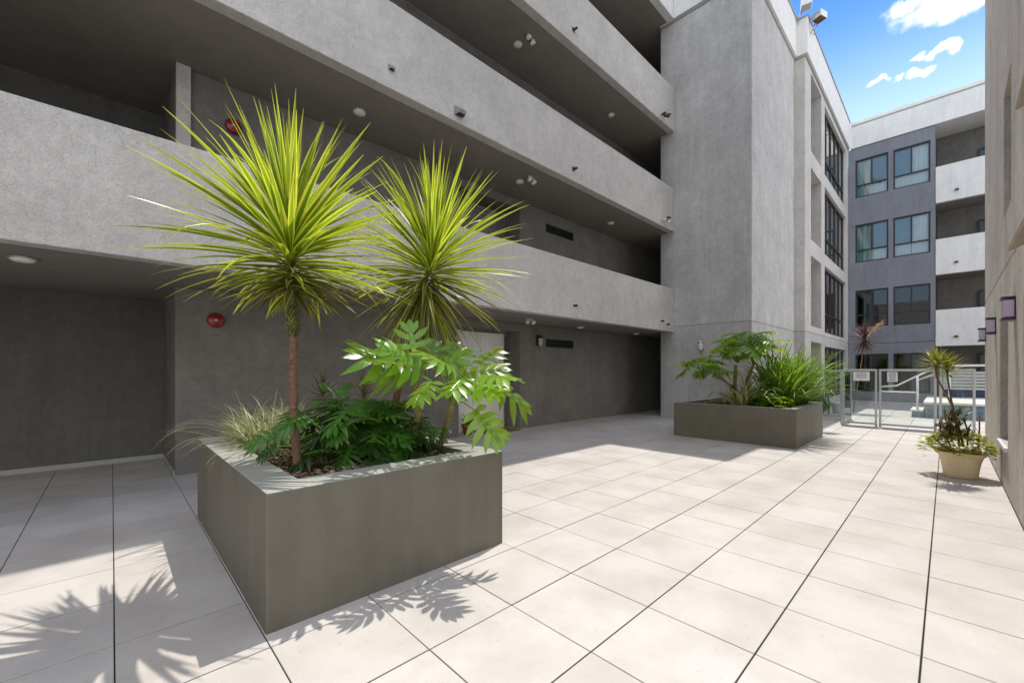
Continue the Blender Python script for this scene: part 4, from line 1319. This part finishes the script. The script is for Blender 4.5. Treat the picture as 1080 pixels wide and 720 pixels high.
def lantern(loc, rz, label, mt='bronze'):
    t = thing('wall_lantern', label, 'wall lantern', loc, rz, group='jelly jar wall lanterns')
    MB().box(-.055, .055, -.03, -.002, -.12, .16).build('back_plate', M[mt], t, .006)
    MB().lathe([(.062, .06), (.075, .075), (.078, .10), (.05, .135), (.01, .145)], Matrix.Translation((0, -.10, 0)), 20).tube([(0, -.02, .11), (0, -.10, .12)], .016, 8).build('cap', M[mt], t)
    MB().lathe([(.055, .06), (.06, .02), (.058, -.10), (.045, -.15), (.01, -.165)], Matrix.Translation((0, -.10, 0)), 20).build('glass_jar', M['lens'], t)
    cg = MB()
    for k in range(6):
        q = k * PI / 3
        cg.tube([(.068 * math.cos(q), -.10 + .068 * math.sin(q), .07), (.068 * math.cos(q), -.10 + .068 * math.sin(q), -.11), (.03 * math.cos(q), -.10 + .03 * math.sin(q), -.178)], .005, 5)
    for z in (-.02, -.11): cg.lathe([(.068, z - .005), (.074, z), (.068, z + .005)], Matrix.Translation((0, -.10, 0)), 20, False)
    cg.build('cage', M[mt], t)
    return t


lantern((8.24, 7.6, 2.28), 0, 'dark caged wall lantern between the white door and the slot vent')
lantern((12.79, 5.1, 2.24), R(-90), 'pale wall lantern on the tower above the smaller planter', 'alu')
lantern((5.55, 7.6, 2.28), 0, 'pale wall lantern half hidden by palm leaves left of the white door', 'alu')


# right wall sconces: lilac glass box between two metal bars
def sconce(x, label):
    t = thing('wall_sconce', label, 'wall light', (x, -.5, 2.03), group='lilac glass wall lights on the right wing')
    MB().box(-.10, .10, .002, .085, .03, .215).build('shade', M['lilac'], t, .004)
    f = MB()
    for z in (0, .225): f.box(-.12, .12, .001, .10, z, z + .022)
    f.box(-.12, -.106, .001, .012, .023, .224).box(.106, .12, .001, .012, .023, .224)
    f.build('bracket', M['bronze'], t, .002)
    return t


sconce(6.95, 'largest lilac wall light on the right wing, above the slit window')
sconce(9.5, 'middle one of the three lilac wall lights on the right wing')
sconce(11.75, 'lilac wall light at the far corner of the right wing')


def awning(x0, x1, z, label, ydepth=.12):
    t = thing('slatted_awning', label, 'awning', ((x0 + x1) / 2, -.5, z), group='slatted window awnings on the right wing')
    w = (x1 - x0) / 2
    for k in range(4):
        y = .02 + ydepth * (1 - k / 3 * .75); zz = k * .07
        m = Matrix.Translation((0, y - .02, zz)) @ Matrix.Rotation(R(-28), 4, 'X')
        MB().box(-w, w, -.045, .045, -.011, .011, m).build('slat', M['wood'], t, .002)
    for x in (-w + .06, w - .06):
        MB().box(x - .012, x + .012, .002, .05, -.05, .26).build('bracket', M['bronze'], t)
    return t


awning(3.5, 5.2, 2.48, 'slatted beige awning on the right wing just above the largest lilac light')
awning(3.2, 4.66, 3.38, 'higher slatted beige awning at the right picture edge')

# roof floodlights at the corner of the tower
def roof_light(loc, rz, label, mt):
    t = thing('roof_floodlight', label, 'floodlight', loc, rz, group='box floodlights on the roof corner')
    MB().box(-.18, .18, -.16, .16, .0, .22).build('housing', mt, t, .01)
    MB().box(-.15, .15, -.13, .13, -.012, -.002).build('lens', M['rust'] if mt is M['alu'] else M['trim'], t)
    MB().tube([(0, .12, .0), (-.05, .25, -.32)], .018, 8).tube([(.12, .12, .0), (.10, .25, -.32)], .018, 8).build('bracket', M['steel'], t)
    return t


roof_light((17.28, 3.36, 13.98), R(15), 'white box floodlight at the roof corner above the tower step', M['white'])
roof_light((17.66, 3.06, 13.60), R(-20), 'rusty box floodlight hanging out from the roof corner into the sky', M['alu'])

# far balcony lamps
for k, (z, lb) in enumerate([(9.33, 'small black lamp on the top white balcony parapet'), (6.18, 'small black lamp on the middle white balcony parapet'), (2.95, 'small black lamp on the lowest white balcony parapet')]):
    t = thing('balcony_lamp', lb, 'wall light', (26.57, -.28 if k else -.30, z), group='small black lamps on the white balcony parapets')
    MB().box(-.10, -.002, -.06, .06, -.03, .05).build('housing', M['black'], t, .006)
    MB().box(-.09, -.02, -.05, .05, -.036, -.031).build('lens', M['lens'], t)


# ------------------------------------------------------------------ glass gate and fences
def glass_panel(name, label, cat, p0, p1, z0, z1, post=(.045, .045), rail=True, group=None, posts=(True, True)):
    p0, p1 = Vector((*p0, 0)), Vector((*p1, 0))
    d = p1 - p0; ln = d.length; rz = math.atan2(d.y, d.x)
    t = thing(name, label, cat, p0, rz, group)
    for k, x in enumerate((0, ln)):
        if posts[k]:
            MB().box(x - post[0] / 2, x + post[0] / 2, -post[1] / 2, post[1] / 2, .0, z1).build('post', M['alu'], t, .004)
    a, b = post[0] / 2 + .001, ln - post[0] / 2 - .001
    MB().box(a, b, -.02, .02, z0, z0 + .045).build('bottom_rail', M['alu'], t, .003)
    MB().box(a, b, -.025, .025, z1 - .05, z1).build('top_rail', M['alu'], t, .004)
    MB().box(a, b, -.005, .005, z0 + .047, z1 - .052).build('glass', M['glass'], t)
    return t


GX = 14.6
ga = glass_panel('glass_gate', 'left aluminium framed glass gate leaf with the wider notice sign', 'gate', (GX, 1.98), (GX, 1.30), .05, 1.52, (.048, .045), group='glass gate leaves')
gb = glass_panel('glass_gate', 'right wider aluminium framed glass gate leaf with the smaller notice sign', 'gate', (GX, 1.22), (GX, .20), .05, 1.52, (.048, .045), group='glass gate leaves')
glass_panel('glass_fence', 'fixed glass fence panel between the gate and the right wing wall', 'fence', (GX, .11), (GX, -.44), .05, 1.52, (.048, .045), group='glass fence panels')
glass_panel('glass_fence', 'glass fence panel running back from the left gate post', 'fence', (GX + .07, 2.04), (16.3, 2.04), .05, 1.50, (.04, .04), group='glass fence panels')
glass_panel('glass_fence', 'glass fence panel behind the smaller planter meeting the window wing', 'fence', (16.36, 2.06), (16.36, 3.70), .05, 1.50, (.04, .04), group='glass fence panels')


def sign(y, z, w, h, label, head):
    t = thing('notice_sign', label, 'sign', (GX - .009, y, z), group='white notice signs on the gate')
    MB().box(-.006, 0, -w / 2, w / 2, -h / 2, h / 2).build('sign_panel', M['sign'], t, .001)
    tx = MB(); rg_ = random.Random(int(y * 100))
    rows = 4 if head else 5
    rd = MB()
    for k in range(rows):
        zz = h / 2 - h * (k + .75) / (rows + .5)
        l = w * rg_.uniform(.30, .40)
        (rd if head and k in (0, 3) else tx).box(-.0085, -.0065, -l if not (head and k == 3) else -.02, l if not (head and k == 3) else .02, zz - .009, zz + .009)
    tx.build('lettering', M['print'], t)
    if head: rd.build('red_lettering', M['print_red'], t)
    return t


sign(1.60, 1.33, .34, .24, 'wider white notice sign with red heading on the left gate leaf', True)
sign(.98, 1.32, .20, .25, 'smaller white notice sign on the right gate leaf', False)
hg = MB().box(GX - .05, GX + .03, .13, .20, 1.36, 1.44).box(GX - .05, GX + .03, .13, .20, .12, .19).build('gate_hinge', M['black'], gb)
hg.matrix_parent_inverse = (Matrix.Translation(gb.location) @ Matrix.Rotation(gb.rotation_euler.z, 4, 'Z')).inverted()

# ------------------------------------------------------------------ raised spa deck
dk = thing('spa_deck', 'raised deck with blue tiled face, cream coping and steps beyond the gate', 'deck', (20, -2, 0))
DX = 18.45
part(MB().box(DX, 22.6, -7, .48, 0, .43), 'deck_base', M['blue_tile'], dk)
part(MB().box(DX - .03, 22.6, -7, .52, .432, .50), 'coping', M['coping'], dk, .006)
part(MB().box(DX, 19.9, .50, .78, 0, .19), 'step', M['blue_tile'], dk)
part(MB().box(DX - .03, 19.93, .525, .82, .192, .235), 'step_tread', M['coping'], dk, .006)

hr = thing('handrail', 'white tubular handrail with looped end by the deck steps', 'handrail', (18.6, .7, 0))
HX = 18.7
loop = [(HX, .35, 1.50), (HX, .80, 1.22), (HX, 1.15, .98), (HX, 1.45, .95)]
for q in range(7):
    a_ = R(90 - 30 * q)
    loop.append((HX, 1.48 + .085 * math.cos(a_), .865 + .085 * math.sin(a_)))
loop += [(HX, 1.2, .78), (HX, .66, .78)]
tb = MB().tube(loop, .024, 10)
part(tb, 'rail', M['white'], hr)
part(MB().tube([(HX, .35, 1.50), (HX, .10, 1.50), (HX, -.3, 1.50)], .024, 10).tube([(HX, .66, 1.17), (HX, .1, 1.46)], .018, 8), 'upper_rail', M['white'], hr)
part(MB().tube([(HX, .66, .237), (HX, .66, 1.30)], .03, 10).tube([(HX, -.05, .502), (HX, -.05, 1.50)], .03, 10), 'post', M['white'], hr)

sf = thing('slat_fence', 'silver horizontal slat fence along the back of the raised deck', 'fence', (22.5, -2, .5))
sl = MB()
for k in range(6): sl.box(22.42, 22.45, -7, .10, .78 + k * .115, .865 + k * .115)
part(sl, 'slats', M['alu'], sf)
for y in (.12, -1.6, -3.3): part(MB().box(22.38, 22.46, y, y + .06, .50, 1.62), 'post', M['alu'], sf)
part(MB().box(22.36, 22.44, -7, .18, 1.625, 1.70), 'top_rail', M['white'], sf)
part(MB().box(22.40, 22.46, -7, .09, .502, .77), 'skirt_panel', M['navy'], sf)
